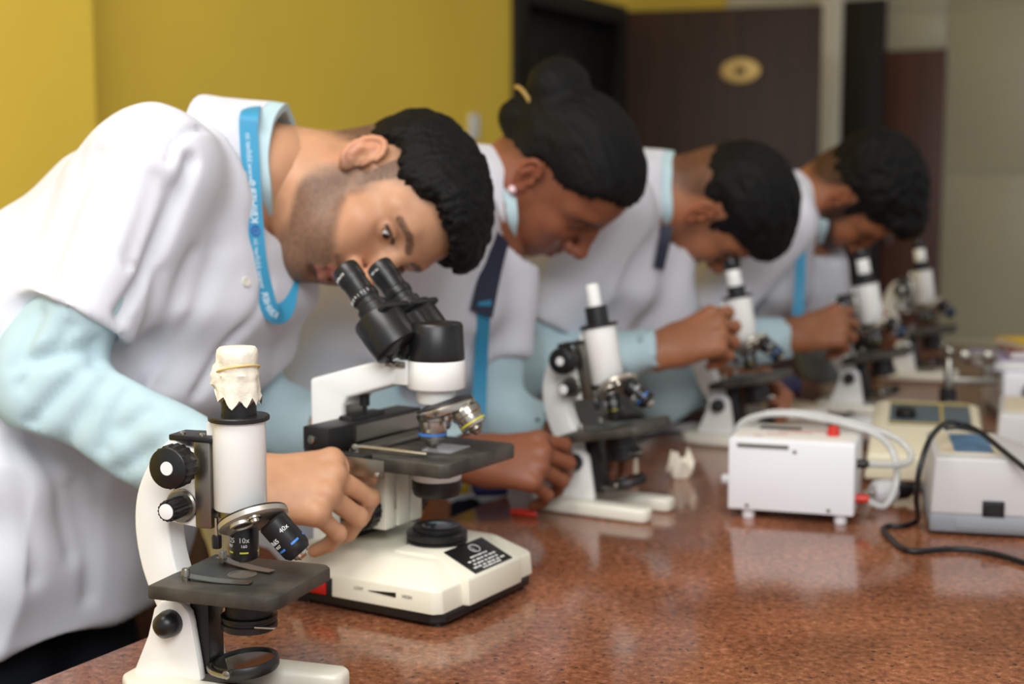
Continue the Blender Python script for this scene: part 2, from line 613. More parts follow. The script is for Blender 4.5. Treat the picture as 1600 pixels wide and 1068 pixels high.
def mono_scope(loc, rz, tilt, label, head='eyepiece', detail=True, group=None, mirror_tilt=5, body='white_enamel'):
    """Student microscope: x towards the nose, z up, the tube axis over the origin."""
    m = empty('microscope', loc, rz, label, 'microscope', group)
    # horseshoe foot
    foot = [(-.102, -.03), (-.102, .03), (-.088, .046), (-.055, .05), (.07, .052), (.078, .046), (.078, .028), (.07, .022), (-.03, .02),
            (-.036, .012), (-.036, -.012), (-.03, -.02), (.07, -.022), (.078, -.028), (.078, -.046), (.07, -.052), (-.055, -.05), (-.088, -.046)]
    b = Bm()
    fx = -.018 if tilt else 0
    b.slab([(x + fx, y) for x, y in foot], 0, .019)
    b.link('foot', 'ivory_enamel', m, bevel=.005, bseg=3)
    # pillar: two cheeks with a rounded top
    cheek = [(-.096, .017), (-.028, .017), (-.036, .064)]
    cheek += [(-.056 + .02 * math.cos(a), .066 + .02 * math.sin(a)) for a in [R(x) for x in range(0, 181, 30)]]
    cheek += [(-.08, .052)]
    for s in (-1, 1):
        b = Bm()
        b.prism(cheek, s * .013, s * .023)
        b.link('pillar', body, m, bevel=.003)
    H = T(-.056, 0, .066) @ RY(-tilt) @ T(.056, 0, -.066)       # the inclination joint
    for s in (-1, 1):
        k = Bm()
        k.lathe([(.0115, 0), (.0118, .004), (.0105, .012), (.006, .0165), (.0005, .0175)], T(-.056, s * .023, .066) @ RX(90 if s < 0 else -90), 24)
        k.link('inclination_knob', 'black_plastic', m)
    # curved arm
    cl = smooth_line([(-.046, .212), (-.062, .198), (-.076, .172), (-.0795, .145), (-.0755, .115), (-.066, .088), (-.052, .06)])
    w = [.03 + .004 * math.sin(i / len(cl) * 3.1) for i in range(len(cl))]
    b = Bm()
    b.prism(arc_poly(cl, w), -.0125, .0125, H)
    b.link('arm', body, m, bevel=.004, bseg=3)
    # plate that joins the arm and the rack
    b = Bm()
    b.prism([(-.066, .15), (-.03, .146), (-.03, .214), (-.052, .216)], -.0115, .0115, H)
    b.link('arm_plate', body, m, bevel=.002)
    b = Bm()
    b.box(-.036, -.02, -.014, .014, .147, .222, H)
    b.link('rack_housing', 'brushed_steel', m, bevel=.002)
    b = Bm()
    b.slab([(-.06, -.013), (-.02, -.016), (-.014, -.012), (-.014, .012), (-.02, .016), (-.06, .013)], .2205, .2255, H)
    b.link('top_plate', 'black_metal', m, bevel=.001)
    if detail:
        for x, y in ((-.05, -.007), (-.03, .008), (-.03, -.009)):
            b = Bm()
            b.lathe([(.0026, 0), (.0026, .0016), (.001, .0022)], H @ T(x, y, .2255), 10)
            b.link('screw', 'chrome', m)
    for s in (-1, 1):
        q = RX(90 if s < 0 else -90)
        b = Bm()
        knurl(b, .0185, .0, .017, H @ T(-.043, s * .024, .203) @ q, 40, .07)
        b.lathe([(.0168, .017), (.0172, .0185), (.016, .0195)], H @ T(-.043, s * .024, .203) @ q, 30)
        kn = b.link('coarse_knob', 'black_plastic', m)
        Bm().lathe([(.0058, .0194), (.0056, .0201)], H @ T(-.043, s * .024, .203) @ q, 20).link('knob_dot', 'white_dot', kn)
        Bm().lathe([(.006, .010), (.006, .026)], H @ T(-.043, s * .012, .203) @ q, 16).link('knob_shaft', 'chrome', kn)
        b = Bm()
        b.lathe([(.0145, .0), (.0145, .002), (.013, .0035)], H @ T(-.049, s * .0125, .165) @ q, 28)
        b.link('knob_collar', 'brushed_steel', m)
        b = Bm()
        knurl(b, .0092, .0035, .024, H @ T(-.049, s * .0125, .165) @ q, 32, .1)
        kn = b.link('fine_knob', 'black_plastic', m)
        Bm().lathe([(.0066, .0238), (.0066, .0246), (.006, .0248)], H @ T(-.049, s * .0125, .165) @ q, 24).link('knob_dot', 'white_dot', kn)
    # stop screw
    b = Bm()
    b.lathe([(.0016, .140), (.0016, .157)], H @ T(-.0165, -.012, 0), 10)
    b.link('stop_screw', 'chrome', m)
    b = Bm()
    knurl(b, .0042, .131, .142, H @ T(-.0165, -.012, 0), 20, .12)
    b.link('stop_screw_knob', 'black_plastic', m)
    # body tube
    b = Bm()
    b.lathe([(.0215, .164), (.0222, .165), (.0222, .2385), (.0215, .2392)], H, 48)
    b.box(-.0275, -.019, -.006, .006, .170, .236, H)
    b.link('body_tube', 'white_enamel', m)
    b = Bm()
    b.lathe([(.0248, .2388), (.0256, .2396), (.0256, .2422), (.0246, .2432), (.017, .2438)], H, 48)
    b.link('tube_collar', 'black_metal', m)
    b = Bm()
    dt = {'tissue': .272, 'paper': .266, 'eyepiece': .258}[head]
    b.lathe([(.0148, .243), (.0148, dt), (.0138, dt + .001)], H, 40)
    b.link('draw_tube', 'black_metal', m)
    if head == 'tissue':
        seg = 56
        rings = []
        rnd = random.Random(3)
        ph = [rnd.random() * 6.28 for _ in range(6)]
        prof = [(.0186, .2555), (.0180, .2600), (.0184, .265), (.0178, .270), (.0172, .2745), (.0182, .278), (.0168, .2815), (.0160, .285), (.0172, .2885), (.0174, .294), (.0168, .298), (.0148, .3003), (.008, .3009), (.0008, .3007)]
        for k_, (r, z) in enumerate(prof):
            ring = []
            for i in range(seg):
                a = 2 * math.pi * i / seg
                low = max(0, 5 - k_) / 5
                q = .03 * math.sin(3 * a + ph[0] + k_ * .3) + .02 * math.sin(7 * a + ph[1] - k_ * .25) + .05 * low * math.sin(6 * a + ph[3]) + .02 * math.sin(13 * a + ph[2] + k_ * .7) * (.4 + low)
                if k_ > 8:
                    q *= .6
                if k_ == 6:
                    q *= .5
                zz = z
                if k_ < 3:
                    tooth = abs(((i * 11 / seg + .3 * math.sin(2 * a)) % 1) - .5) * 2
                    zz += (.0085 * tooth + .004 * math.sin(a * 2 + 1.2) + .004 * math.sin(a - 2.4) - .004) * (1, .6, .25)[k_]
                lump = .0045 * math.exp(-((a - 3.75) / .22) ** 2) if 2 < k_ < 8 else 0
                ring.append(((r * (1 + q) + lump) * math.cos(a), (r * (1 + q) + lump) * math.sin(a), zz))
            rings.append(ring)
        b = Bm()
        b.loft(rings, H)
        cap = b.link('tissue_cover', 'tissue', m, ang=60)
        b = Bm()
        loop = []
        for i in range(40):
            a = 2 * math.pi * i / 40
            loop.append((.0181 * math.cos(a), .0181 * math.sin(a), .2815 + .005 * math.cos(a + .6)))
        b.tube(loop, .0009, 6, H, closed=True)
        b.tube([(-.0165, -.008, .2785), (-.019, -.009, .276), (-.02, -.0085, .2745), (-.0185, -.0095, .273)], .0009, 6, H)
        b.link('rubber_band', 'rubber_band', cap)
    elif head == 'paper':
        b = Bm()
        b.lathe([(.0092, .264), (.0090, .292), (.0084, .2965), (.002, .2975)], H, 24)
        b.link('paper_wrap', 'white_dot', m)
    else:
        b = Bm()
        b.lathe([(.0118, .256), (.0124, .258), (.0124, .287), (.0118, .288)], H, 28)
        b.link('eyepiece_barrel', 'white_enamel', m)
        b = Bm()
        b.lathe([(.0128, .2865), (.0142, .289), (.0142, .302), (.0122, .306), (.008, .3065), (.0075, .303), (.001, .3025)], H, 28)
        b.link('eyepiece', 'black_plastic', m)
    # revolving nosepiece
    b = Bm()
    b.lathe([(.0165, .1565), (.0185, .1575), (.0185, .164)], H, 32)
    b.link('nosepiece_mount', 'brushed_steel', m)
    N = H @ T(.0150, -.006, .1575) @ RY(-27) @ RX(-17)
    b = Bm()
    b.lathe([(.0005, -.0056), (.0245, -.0052), (.0272, -.0046), (.0298, -.0030), (.0298, .0012)], N, 48)
    np_ = b.link('nosepiece', 'satin_metal', m)
    b = Bm()
    b.lathe([(.0298, .001), (.029, .0028), (.02, .0045), (.008, .005)], N, 48)
    b.link('nosepiece_top', 'black_metal', np_)
    if detail:
        K = N @ T(-.001, -.0165, -.0054) @ RX(180)
        b = Bm()
        b.lathe([(.0104, -.001), (.0104, .0022), (.0088, .0028), (.0080, .0010)], K, 28)
        b.link('turret_socket', 'satin_metal', np_)
        b = Bm()
        b.lathe([(.0083, .0004), (.0079, .0014), (.0008, .0014)], K, 24)
        b.link('socket_bore', 'black_metal', np_)
        b = Bm()
        b.lathe([(.0058, 0), (.0058, .0016), (.0038, .0022), (.0038, .0045), (.0024, .0055)], N @ T(.0135, -.0185, -.0054) @ RX(180), 14)
        b.link('pivot_screw', 'chrome', np_)
    # objectives
    O1 = H @ T(.001, .003, .0005)
    b = Bm()
    b.lathe([(.0085, .1185), (.0118, .1205), (.0122, .122), (.0122, .150), (.0112, .152)], O1, 36)
    ob = b.link('objective', 'black_plastic', m)
    b = Bm()
    b.lathe([(.0006, .1165), (.005, .1165), (.0068, .1188)], O1, 24)
    b.link('objective_tip', 'chrome', ob)
    for a0 in (-128, -62, 20, 110):
        arc_band(.0122, .1262, .1276, a0, 34, O1, 'yellow_band', ob)
    O2 = H @ T(.0325, -.009, .1590) @ RY(-40) @ RX(10)
    b = Bm()
    b.lathe([(.0098, -.0375), (.0124, -.0335), (.0128, -.030), (.0128, -.003), (.0105, -.001)], O2, 36)
    ob2 = b.link('objective', 'black_plastic', m)
    b = Bm()
    b.lathe([(.0006, -.0425), (.0035, -.0425), (.0045, -.041), (.0065, -.040), (.0075, -.0372)], O2, 24)
    b.link('objective_tip', 'chrome', ob2)
    for a0 in (-112, -45, 25, 110):
        arc_band(.0128, -.0277, -.0258, a0, 36, O2, 'blue_band', ob2)
    if detail:
        wrap_text('lettering', '10x', .0062, .0122, -62, .1375, O1, 'print_white', ob)
        wrap_text('lettering', '160', .0036, .0122, -62, .1325, O1, 'print_white', ob)
        wrap_text('lettering', '0.25', .0062, .0122, -125, .1372, O1, 'print_white', ob)
        wrap_text('lettering', '0.17', .0036, .0122, -125, .1325, O1, 'print_white', ob)
        wrap_text('lettering', '0.65', .0058, .0128, -112, -.0175, O2, 'print_white', ob2)
        wrap_text('lettering', '0.17', .0036, .0128, -112, -.0222, O2, 'print_white', ob2)
        wrap_text('lettering', '40x', .0058, .0128, -45, -.0130, O2, 'print_white', ob2)
    # stage
    b = Bm()
    st = [(-.058, -.054), (.052, -.054), (.06, -.046), (.06, .046), (.052, .054), (-.058, .054)]
    b.slab(st, .0945, .1065, H)
    stg = b.link('stage', 'black_stage', m, bevel=.002)
    b = Bm()
    b.lathe([(.0004, .1066), (.0105, .1066), (.0105, .1069), (.0125, .1069), (.0125, .1062)], H, 30)
    b.link('stage_aperture', 'brushed_steel', stg)
    for s in (-1, 1):
        b = Bm()
        b.lathe([(.0035, .106), (.0035, .1155), (.003, .1165)], H @ T(-.036, s * .03, 0), 14)
        cp = b.link('clip_post', 'brushed_steel', stg)
        b = Bm()
        p0, p1 = Vector((-.04, s * .03, .1105)), Vector((.022, s * .018 - .006, .1076))
        nn = 8
        vs, fs = [], []
        for i in range(nn + 1):
            t = i / nn
            c = p0.lerp(p1, t)
            c.z += -.0016 * math.sin(t * math.pi)
            hw = .0042 + .0022 * t * (1 - t) * 4 * .6
            dirv = (p1 - p0).normalized()
            sd = Vector((-dirv.y, dirv.x, 0)) * hw
            for z in (0, .0008):
                vs += [c - sd + Vector((0, 0, z)), c + sd + Vector((0, 0, z))]
        for i in range(nn):
            a = i * 4
            fs += [(a, a + 1, a + 5, a + 4), (a + 2, a + 6, a + 7, a + 3), (a, a + 4, a + 6, a + 2), (a + 1, a + 3, a + 7, a + 5)]
        fs += [(0, 2, 3, 1), (nn * 4, nn * 4 + 1, nn * 4 + 3, nn * 4 + 2)]
        b._add(vs, fs, H)
        b.link('stage_clip', 'brushed_steel', stg)
    # diaphragm under the stage
    b = Bm()
    H0, H = H, H @ T(.006, 0, -.0155)
    b.lathe([(.02, .0875), (.02, .1103)], H, 32)
    b.lathe([(.0225, .0765), (.0238, .0775), (.0238, .0822), (.0225, .0832), (.0225, .0850), (.0238, .0858), (.0238, .0885), (.0225, .0892)], H, 40)
    b.lathe([(.004, .073), (.006, .0735), (.006, .077)], H, 16)
    b.link('iris_diaphragm', 'black_metal', m)
    b = Bm()
    b.box(.012, .03, -.0225, -.0195, .0832, .0848, H @ RZ(10))
    b.link('diaphragm_lever', 'chrome', m, bevel=.0005)
    H = H0
    # black post that carries the mirror
    b = Bm()
    b.box(-.044, -.026, -.0125, .0125, .02, .0945, H)
    b.link('mirror_post', 'black_metal', m, bevel=.0015)
    b = Bm()
    b.box(-.052, -.044, -.0128, .0128, .028, .092, H)
    b.link('post_backing', 'white_enamel', m, bevel=.001)
    MM = H @ T(.002, 0, .03) @ RY(-mirror_tilt) @ RX(3)
    b = Bm()
    b.lathe([(.0268, -.006), (.028, -.004), (.028, .003), (.027, .0042), (.0252, .0042), (.025, .002), (.001, .0015)], MM, 44)
    mr = b.link('mirror_rim', 'black_metal', m)
    b = Bm()
    b.lathe([(.0006, .0022), (.0248, .0022), (.0248, .0016)], MM, 44)
    b.link('mirror_glass', 'mirror', mr)
    b = Bm()
    fork = [(.031 * math.cos(R(a)), .031 * math.sin(R(a)), -.002) for a in range(90, 271, 15)]
    b.tube(fork, .0026, 8, H @ T(.002, 0, .03))
    for s in (-1, 1):
        b.lathe([(.0036, -.002), (.0036, .004), (.002, .005)], H @ T(.002, s * .0295, .03) @ RX(-90 * s), 14)
    b.lathe([(.004, 0), (.004, .02)], H @ T(-.046, 0, .029) @ RY(90), 14)
    b.link('mirror_fork', 'brushed_steel', m)
    return m


def bino_scope(loc, rz, label):
    m = empty('microscope', loc, rz, label, 'microscope')
    # base: black tray, cream body with sloped shoulders, raised nose block with a name plate
    b = Bm()
    b.slab([(-.132, -.088), (.052, -.092), (.066, -.08), (.066, .08), (.052, .092), (-.132, .088)], .004, .016)
    b.link('base_tray', 'black_plastic', m, bevel=.002)
    for x, y in ((-.115, -.075), (.05, -.075), (.05, .075), (-.115, .075)):
        Bm().lathe([(.0105, 0), (.011, .004), (.011, .006)], T(x, y, 0), 18).link('rubber_foot', 'black_plastic', m)

    def oct_ring(x0, x1, y, z, c=.008):
        return [(x0, -y + c, z), (x0 + c, -y, z), (x1 - c, -y, z), (x1, -y + c, z), (x1, y - c, z), (x1 - c, y, z), (x0 + c, y, z), (x0, y - c, z)]
    b = Bm()
    b.loft([oct_ring(-.136, .066, .095, .0145), oct_ring(-.134, .064, .094, .038), oct_ring(-.128, .04, .068, .057), oct_ring(-.126, .034, .066, .0585)])
    b.link('base', 'cream_plastic', m, bevel=.002)
    b = Bm()
    b.prism([(-.02, .0145), (.074, .0145), (.073, .043), (.030, .0615), (-.02, .0615)], -.052, .052)
    nb = b.link('nose_block', 'cream_plastic', m, bevel=.003)
    sl = math.degrees(math.atan2(.0185, .043))
    NP = T(.0515, 0, .0526) @ RY(sl)
    b = Bm()
    b.box(-.021, .021, -.036, .036, .0, .0012, NP)
    pl_ = b.link('name_plate', 'black_plastic', m, bevel=.0004)
    b = Bm()
    e0 = [(.0008 + .006 * math.cos(R(a)) - .011, .0075 * math.sin(R(a)) + .006, .0014) for a in range(0, 360, 20)]
    b.tube(e0, .0005, 5, NP, closed=True)
    b.box(-.016, -.006, .003, .0035, .0012, .0016, NP)
    for i, (x, w) in enumerate(((-.001, .016), (.004, .027), (.009, .024), (.0135, .03), (.0172, .018))):
        n = 7
        for j in range(n):
            y = -w + 2 * w * j / n
            b.box(x, x + .0022, y, y + 2 * w / n * (.62 if (i + j) % 3 else .8), .0012, .0015, NP)
    b.link('plate_print', 'print_white', pl_, smooth=False)
    # switch and brightness wedge on the near side
    b = Bm()
    b.box(-.112, -.066, -.0965, -.09, .0135, .034)
    sp = b.link('switch_recess', 'black_plastic', m, bevel=.001)
    b = Bm()
    b.prism([(-.101, .0165), (-.072, .0165), (-.072, .0295), (-.088, .0305), (-.101, .0285)], -.0985, -.0955)
    b.link('power_switch', 'red_switch', sp, bevel=.001)
    b = Bm()
    b.prism([(-.02, .0285), (.014, .0265), (.014, .031)], -.0955, -.0944)
    b.link('brightness_wedge', 'black_plastic', m)
    flat_text('lettering', 'LOW', .005, T(-.032, -.0951, .029) @ RX(90), 'faint_print', m)
    flat_text('lettering', 'HIGH', .005, T(.028, -.0951, .029) @ RX(90), 'faint_print', m)
    # limb
    b = Bm()
    b.prism([(-.149, .014), (-.105, .014), (-.105, .2), (-.098, .209), (-.034, .2285), (-.034, .256), (-.04, .2565), (-.149, .226)], -.024, .024)
    b.link('arm', 'white_enamel', m, bevel=.004, bseg=3)
    b = Bm()
    b.lathe([(.029, .2235), (.0305, .2255), (.0305, .2525), (.0295, .254)], None, 48)
    b.box(-.045, -.02, -.0235, .0235, .228, .2535)
    b.link('head_ring', 'white_enamel', m, bevel=.001)
    b = Bm()
    b.lathe([(.0028, 0), (.0028, .012)], T(-.033, -.0235, .25) @ RX(90), 12)
    b.box(-.046, -.022, -.0265, -.0235, .2465, .2525)
    b.link('clamp_screw', 'brushed_steel', m, bevel=.0006)
    # grey rack face and rod inside the arm
    b = Bm()
    b.box(-.105, -.1035, -.018, .018, .15, .2)
    b.link('rack_face', 'brushed_steel', m)
    b = Bm()
    b.lathe([(.0022, .16), (.0022, .198), (.0055, .199), (.0055, .211)], T(-.09, -.004, 0), 12)
    b.link('limit_screw', 'black_metal', m)
    # binocular head
    b = Bm()
    b.lathe([(.0295, .2538), (.030, .256), (.0282, .290), (.026, .2925), (.001, .293)], None, 48)
    hd = b.link('head_turret', 'black_plastic', m)
    D = Matrix(((.0, -.66, -.75, 0), (1, 0, 0, 0), (0, -.75, .66, 0), (0, 0, 0, 1)))
    tx = Vector((-.664, 0, .748))           # direction of the eyepiece tubes
    A = T(-.019, 0, .262) @ Matrix.Rotation(-math.atan2(.664, .748), 4, 'Y')
    b = Bm()
    b.lathe([(.023, .0), (.0245, .006), (.0245, .034)], A, 36)
    b.link('prism_neck', 'black_plastic', hd)
    for s in (-1, 1):
        b = Bm()
        b.lathe([(.022, .0), (.0262, .003), (.0268, .008), (.0268, .042), (.0255, .045)], A @ T(-.002, s * .03, .006), 36)
        b.link('prism_housing', 'black_plastic', hd)
        b = Bm()
        b.box(-.02, .026, s * .004, s * .05, .042, .049, A)
        b.link('housing_plate', 'black_metal', hd, bevel=.003)
        b = Bm()
        b.lathe([(.016, .048), (.0165, .05), (.0165, .062), (.0135, .064), (.0135, .072)], A @ T(0, s * .03, 0), 32)
        b.link('tube_sleeve', 'black_metal', hd)
        b = Bm()
        knurl(b, .0152, .07, .080, A @ T(0, s * .03, 0), 44, .05)
        b.link('diopter_ring', 'black_plastic', hd)
        b = Bm()
        b.lathe([(.0135, .08), (.0137, .094), (.0147, .096), (.0147, .112), (.0138, .1145), (.0105, .115), (.010, .112), (.001, .111)], A @ T(0, s * .03, 0), 36)
        ep = b.link('eyepiece', 'black_plastic', hd)
        if s < 0:
            for k_ in range(9):
                wrap_text('scale_mark', '|' if k_ % 4 else str(abs(k_ - 4) // 2), .004, .0153, -150 + k_ * 15, .0755, A @ T(0, s * .03, 0), 'print_white', hd)
            wrap_text('lettering', 'WF 10x/18', .0042, .0148, -110, .104, A @ T(0, s * .03, 0), 'print_white', ep)
        else:
            wrap_text('lettering', 'WF 10x', .0035, .0148, -90, .106, A @ T(0, s * .03, 0), 'print_white', ep)
    for x, y in ((-.008, .012), (.010, .02)):
        b = Bm()
        b.lathe([(.0028, .0), (.0028, .0015), (.001, .002)], A @ T(x, y, .049), 12)
        b.link('screw', 'chrome', hd)
    # nosepiece and chrome objectives
    b = Bm()
    b.lathe([(.0195, .209), (.0205, .211), (.0205, .2245)], None, 32)
    b.link('nosepiece_mount', 'white_enamel', m)
    N = T(.013, -.002, .2035) @ RY(-17) @ RX(5)
    b = Bm()
    b.lathe([(.026, -.006), (.031, -.0035), (.0318, .0), (.0318, .0025), (.0305, .004)], N, 44)
    ns = b.link('nosepiece', 'chrome', m)
    b = Bm()
    b.lathe([(.0305, .0038), (.029, .006), (.018, .0085), (.006, .009)], N, 44)
    b.link('nosepiece_top', 'black_metal', ns)

    def obj_lens(O, L, band, r=.0118):
        b = Bm()
        b.lathe([(r * .9, -.003), (r * 1.12, -.006), (r * 1.12, -.012), (r, -.0135), (r, -L * .8), (r * .95, -L * .84)][::-1], O, 32)
        o = b.link('objective', 'chrome', m)
        b = Bm()
        b.lathe([(.0008, -L - .004), (.004, -L - .004), (.0055, -L - .001), (.0075, -L + .001), (.0075, -L * .84)], O, 24)
        b.link('objective_tip', 'brushed_steel', o)
        b = Bm()
        b.lathe([(r + .0001, -L * .74), (r + .0003, -L * .74), (r + .0003, -L * .68), (r + .0001, -L * .68)], O, 32)
        b.link('color_band', band, o)
    obj_lens(T(-.002, -.004, .2035), .038, 'blue_band', .0148)
    obj_lens(T(.034, -.004, .209) @ RY(-34) @ RX(6), .030, 'yellow_band', .0142)
    obj_lens(T(-.004, .022, .2025) @ RX(-22), .028, 'blue_band', .0105)
    # focusing block and coaxial knobs
    b = Bm()
    b.box(-.106, -.088, -.03, .03, .055, .19)
    b.link('focus_rack', 'black_metal', m, bevel=.002)
    for y0, y1 in ((-.034, -.015), (-.011, .010), (.014, .034)):
        b = Bm()
        b.box(-.088, -.042, y0, y1, .074, .138)
        b.link('focus_block', 'cream_plastic', m, bevel=.002)
    b = Bm()
    b.box(-.086, -.046, -.03, .03, .078, .134)
    b.link('focus_core', 'brushed_steel', m)
    for s in (-1, 1):
        q = RX(90 if s < 0 else -90)
        b = Bm()
        knurl(b, .0215, .0, .014, T(-.064, s * .037, .096) @ q, 44, .05)
        k1 = b.link('coarse_knob', 'black_plastic', m)
        b = Bm()
        knurl(b, .014, .014, .028, T(-.064, s * .037, .096) @ q, 36, .07)
        b.link('fine_knob', 'black_plastic', k1)
    # stage with mechanical slide carrier
    b = Bm()
    b.slab([(-.072, -.07), (.05, -.07), (.058, -.062), (.058, .062), (.05, .07), (-.072, .07)], .145, .160)
    b.box(-.1, -.07, -.05, .05, .136, .152)
    st = b.link('stage', 'black_stage', m, bevel=.002)
    b = Bm()
    b.lathe([(.0005, .1602), (.0145, .1602), (.0145, .1606), (.016, .1606), (.016, .159)], None, 30)
    b.link('stage_aperture', 'lens', st)
    b = Bm()
    b.box(-.112, -.078, -.082, .086, .1605, .186)
    b.link('carrier_rail', 'black_metal', st, bevel=.002)
    b = Bm()
    b.box(-.108, -.03, -.086, -.0705, .142, .163)
    b.link('carrier_arm', 'black_metal', st, bevel=.002)
    b = Bm()
    b.box(-.06, -.004, -.0885, -.086, .1425, .161)
    b.link('slide_holder_plate', 'brushed_steel', st, bevel=.0008)
    for x, y, z, r in ((-.055, -.0885, .155, .003), (-.012, -.0885, .146, .003), (-.1, -.082, .173, .0042)):
        b = Bm()
        b.lathe([(r, 0), (r, .0016), (r * .3, .002)], T(x, y, z) @ RX(90), 14)
        b.link('screw', 'chrome', st)
    b = Bm()
    b.prism([(-.078, .166), (-.074, .166), (-.074, .183), (-.078, .183)], -.04, .085)
    b.link('scale_plate', 'brushed_steel', st)
    b = Bm()
    b.box(-.068, -.045, -.045, .06, .1605, .1655)
    b.link('slide_carrier', 'brushed_steel', st, bevel=.0008)
    b = Bm()
    b.tube([(-.062, -.058, .1655), (-.05, -.058, .166), (.022, -.05, .1645)], .0022, 8, squash=.7)
    b.lathe([(.006, .16), (.006, .166), (.003, .168)], T(-.062, -.058, 0), 16)
    b.link('slide_finger', 'chrome', st)
    b = Bm()
    b.lathe([(.006, .09), (.007, .092), (.007, .112), (.004, .114), (.004, .15)], T(-.05, .06, 0), 18)
    b.link('stage_travel_knob', 'black_plastic', st)
    b = Bm()
    b.box(-.004, .03, -.024, .02, .1607, .1619, RZ(4))
    b.link('glass_slide', glass_mat('slide_glass'), st)
    # condenser
    b = Bm()
    b.lathe([(.0245, .127), (.0262, .129), (.0262, .138), (.024, .1455)], None, 40)
    b.link('condenser', 'white_enamel', m)
    b = Bm()
    b.lathe([(.016, .109), (.0235, .111), (.0248, .113), (.0262, .118), (.0262, .1268), (.024, .128)], None, 40)
    b.link('iris_diaphragm', 'black_metal', m)
    b = Bm()
    b.tube([(-.036, -.02, .137), (-.036, -.024, .123), (-.036, -.0245, .096)], .001, 6)
    b.link('iris_lever', 'brushed_steel', m)
    # illuminator
    b = Bm()
    IL = T(0, 0, -.0095)
    b.lathe([(.0315, .066), (.0322, .068), (.0322, .073), (.0305, .0742), (.0322, .0755), (.0322, .081), (.030, .0832), (.0255, .0838), (.0255, .0875), (.0235, .0885), (.021, .0878)], IL, 48)
    il = b.link('illuminator', 'black_plastic', m)
    b = Bm()
    b.lathe([(.0006, .089), (.012, .0885), (.0212, .0868), (.0212, .085)], IL, 36)
    b.link('illuminator_lens', 'lens', il)
    return m


def on_bench(px, py):
    """Point of the worktop seen at a measured position of the photograph."""
    d = (FWD + (px - 800) / FPX * np.array([1.0, 0, 0]) - (py - 534) / FPX * UPV)
    t = (ZT - CAM[2]) / d[2]
    p = CAM + d * t
    return (p[0], p[1], ZT)


mono_scope((-.2284, 1.175, ZT), R(-19), 0, 'white student microscope with a tissue-wrapped tube, nearest at the bench edge', head='tissue')
bino_scope((-.079, 1.468, ZT), R(-31), 'white binocular microscope with black twin eyepieces used by the nearest student')
g_ = 'student microscopes along the bench'
mono_scope((.145, 1.865, ZT), R(-30), 11, 'white student microscope with a white paper roll in its tube, beside the bun student', head='paper', group=g_)
mono_scope((.408, 2.36, ZT), R(-27), 11, 'white student microscope held by the third student, behind the white hose box', group=g_)
mono_scope((.708, 2.70, ZT), R(-27), 11, 'white student microscope before the bearded farthest student', group=g_)
mono_scope((.942, 3.18, ZT), R(-20), 8, 'white student microscope standing farthest along the bench, nobody at it', group=g_)

# ------------------------------------------------------------------ solid modelling on a grid
V3 = lambda *a: np.array(a, dtype=np.float64)
unit = lambda v: np.asarray(v, float) / np.linalg.norm(v)


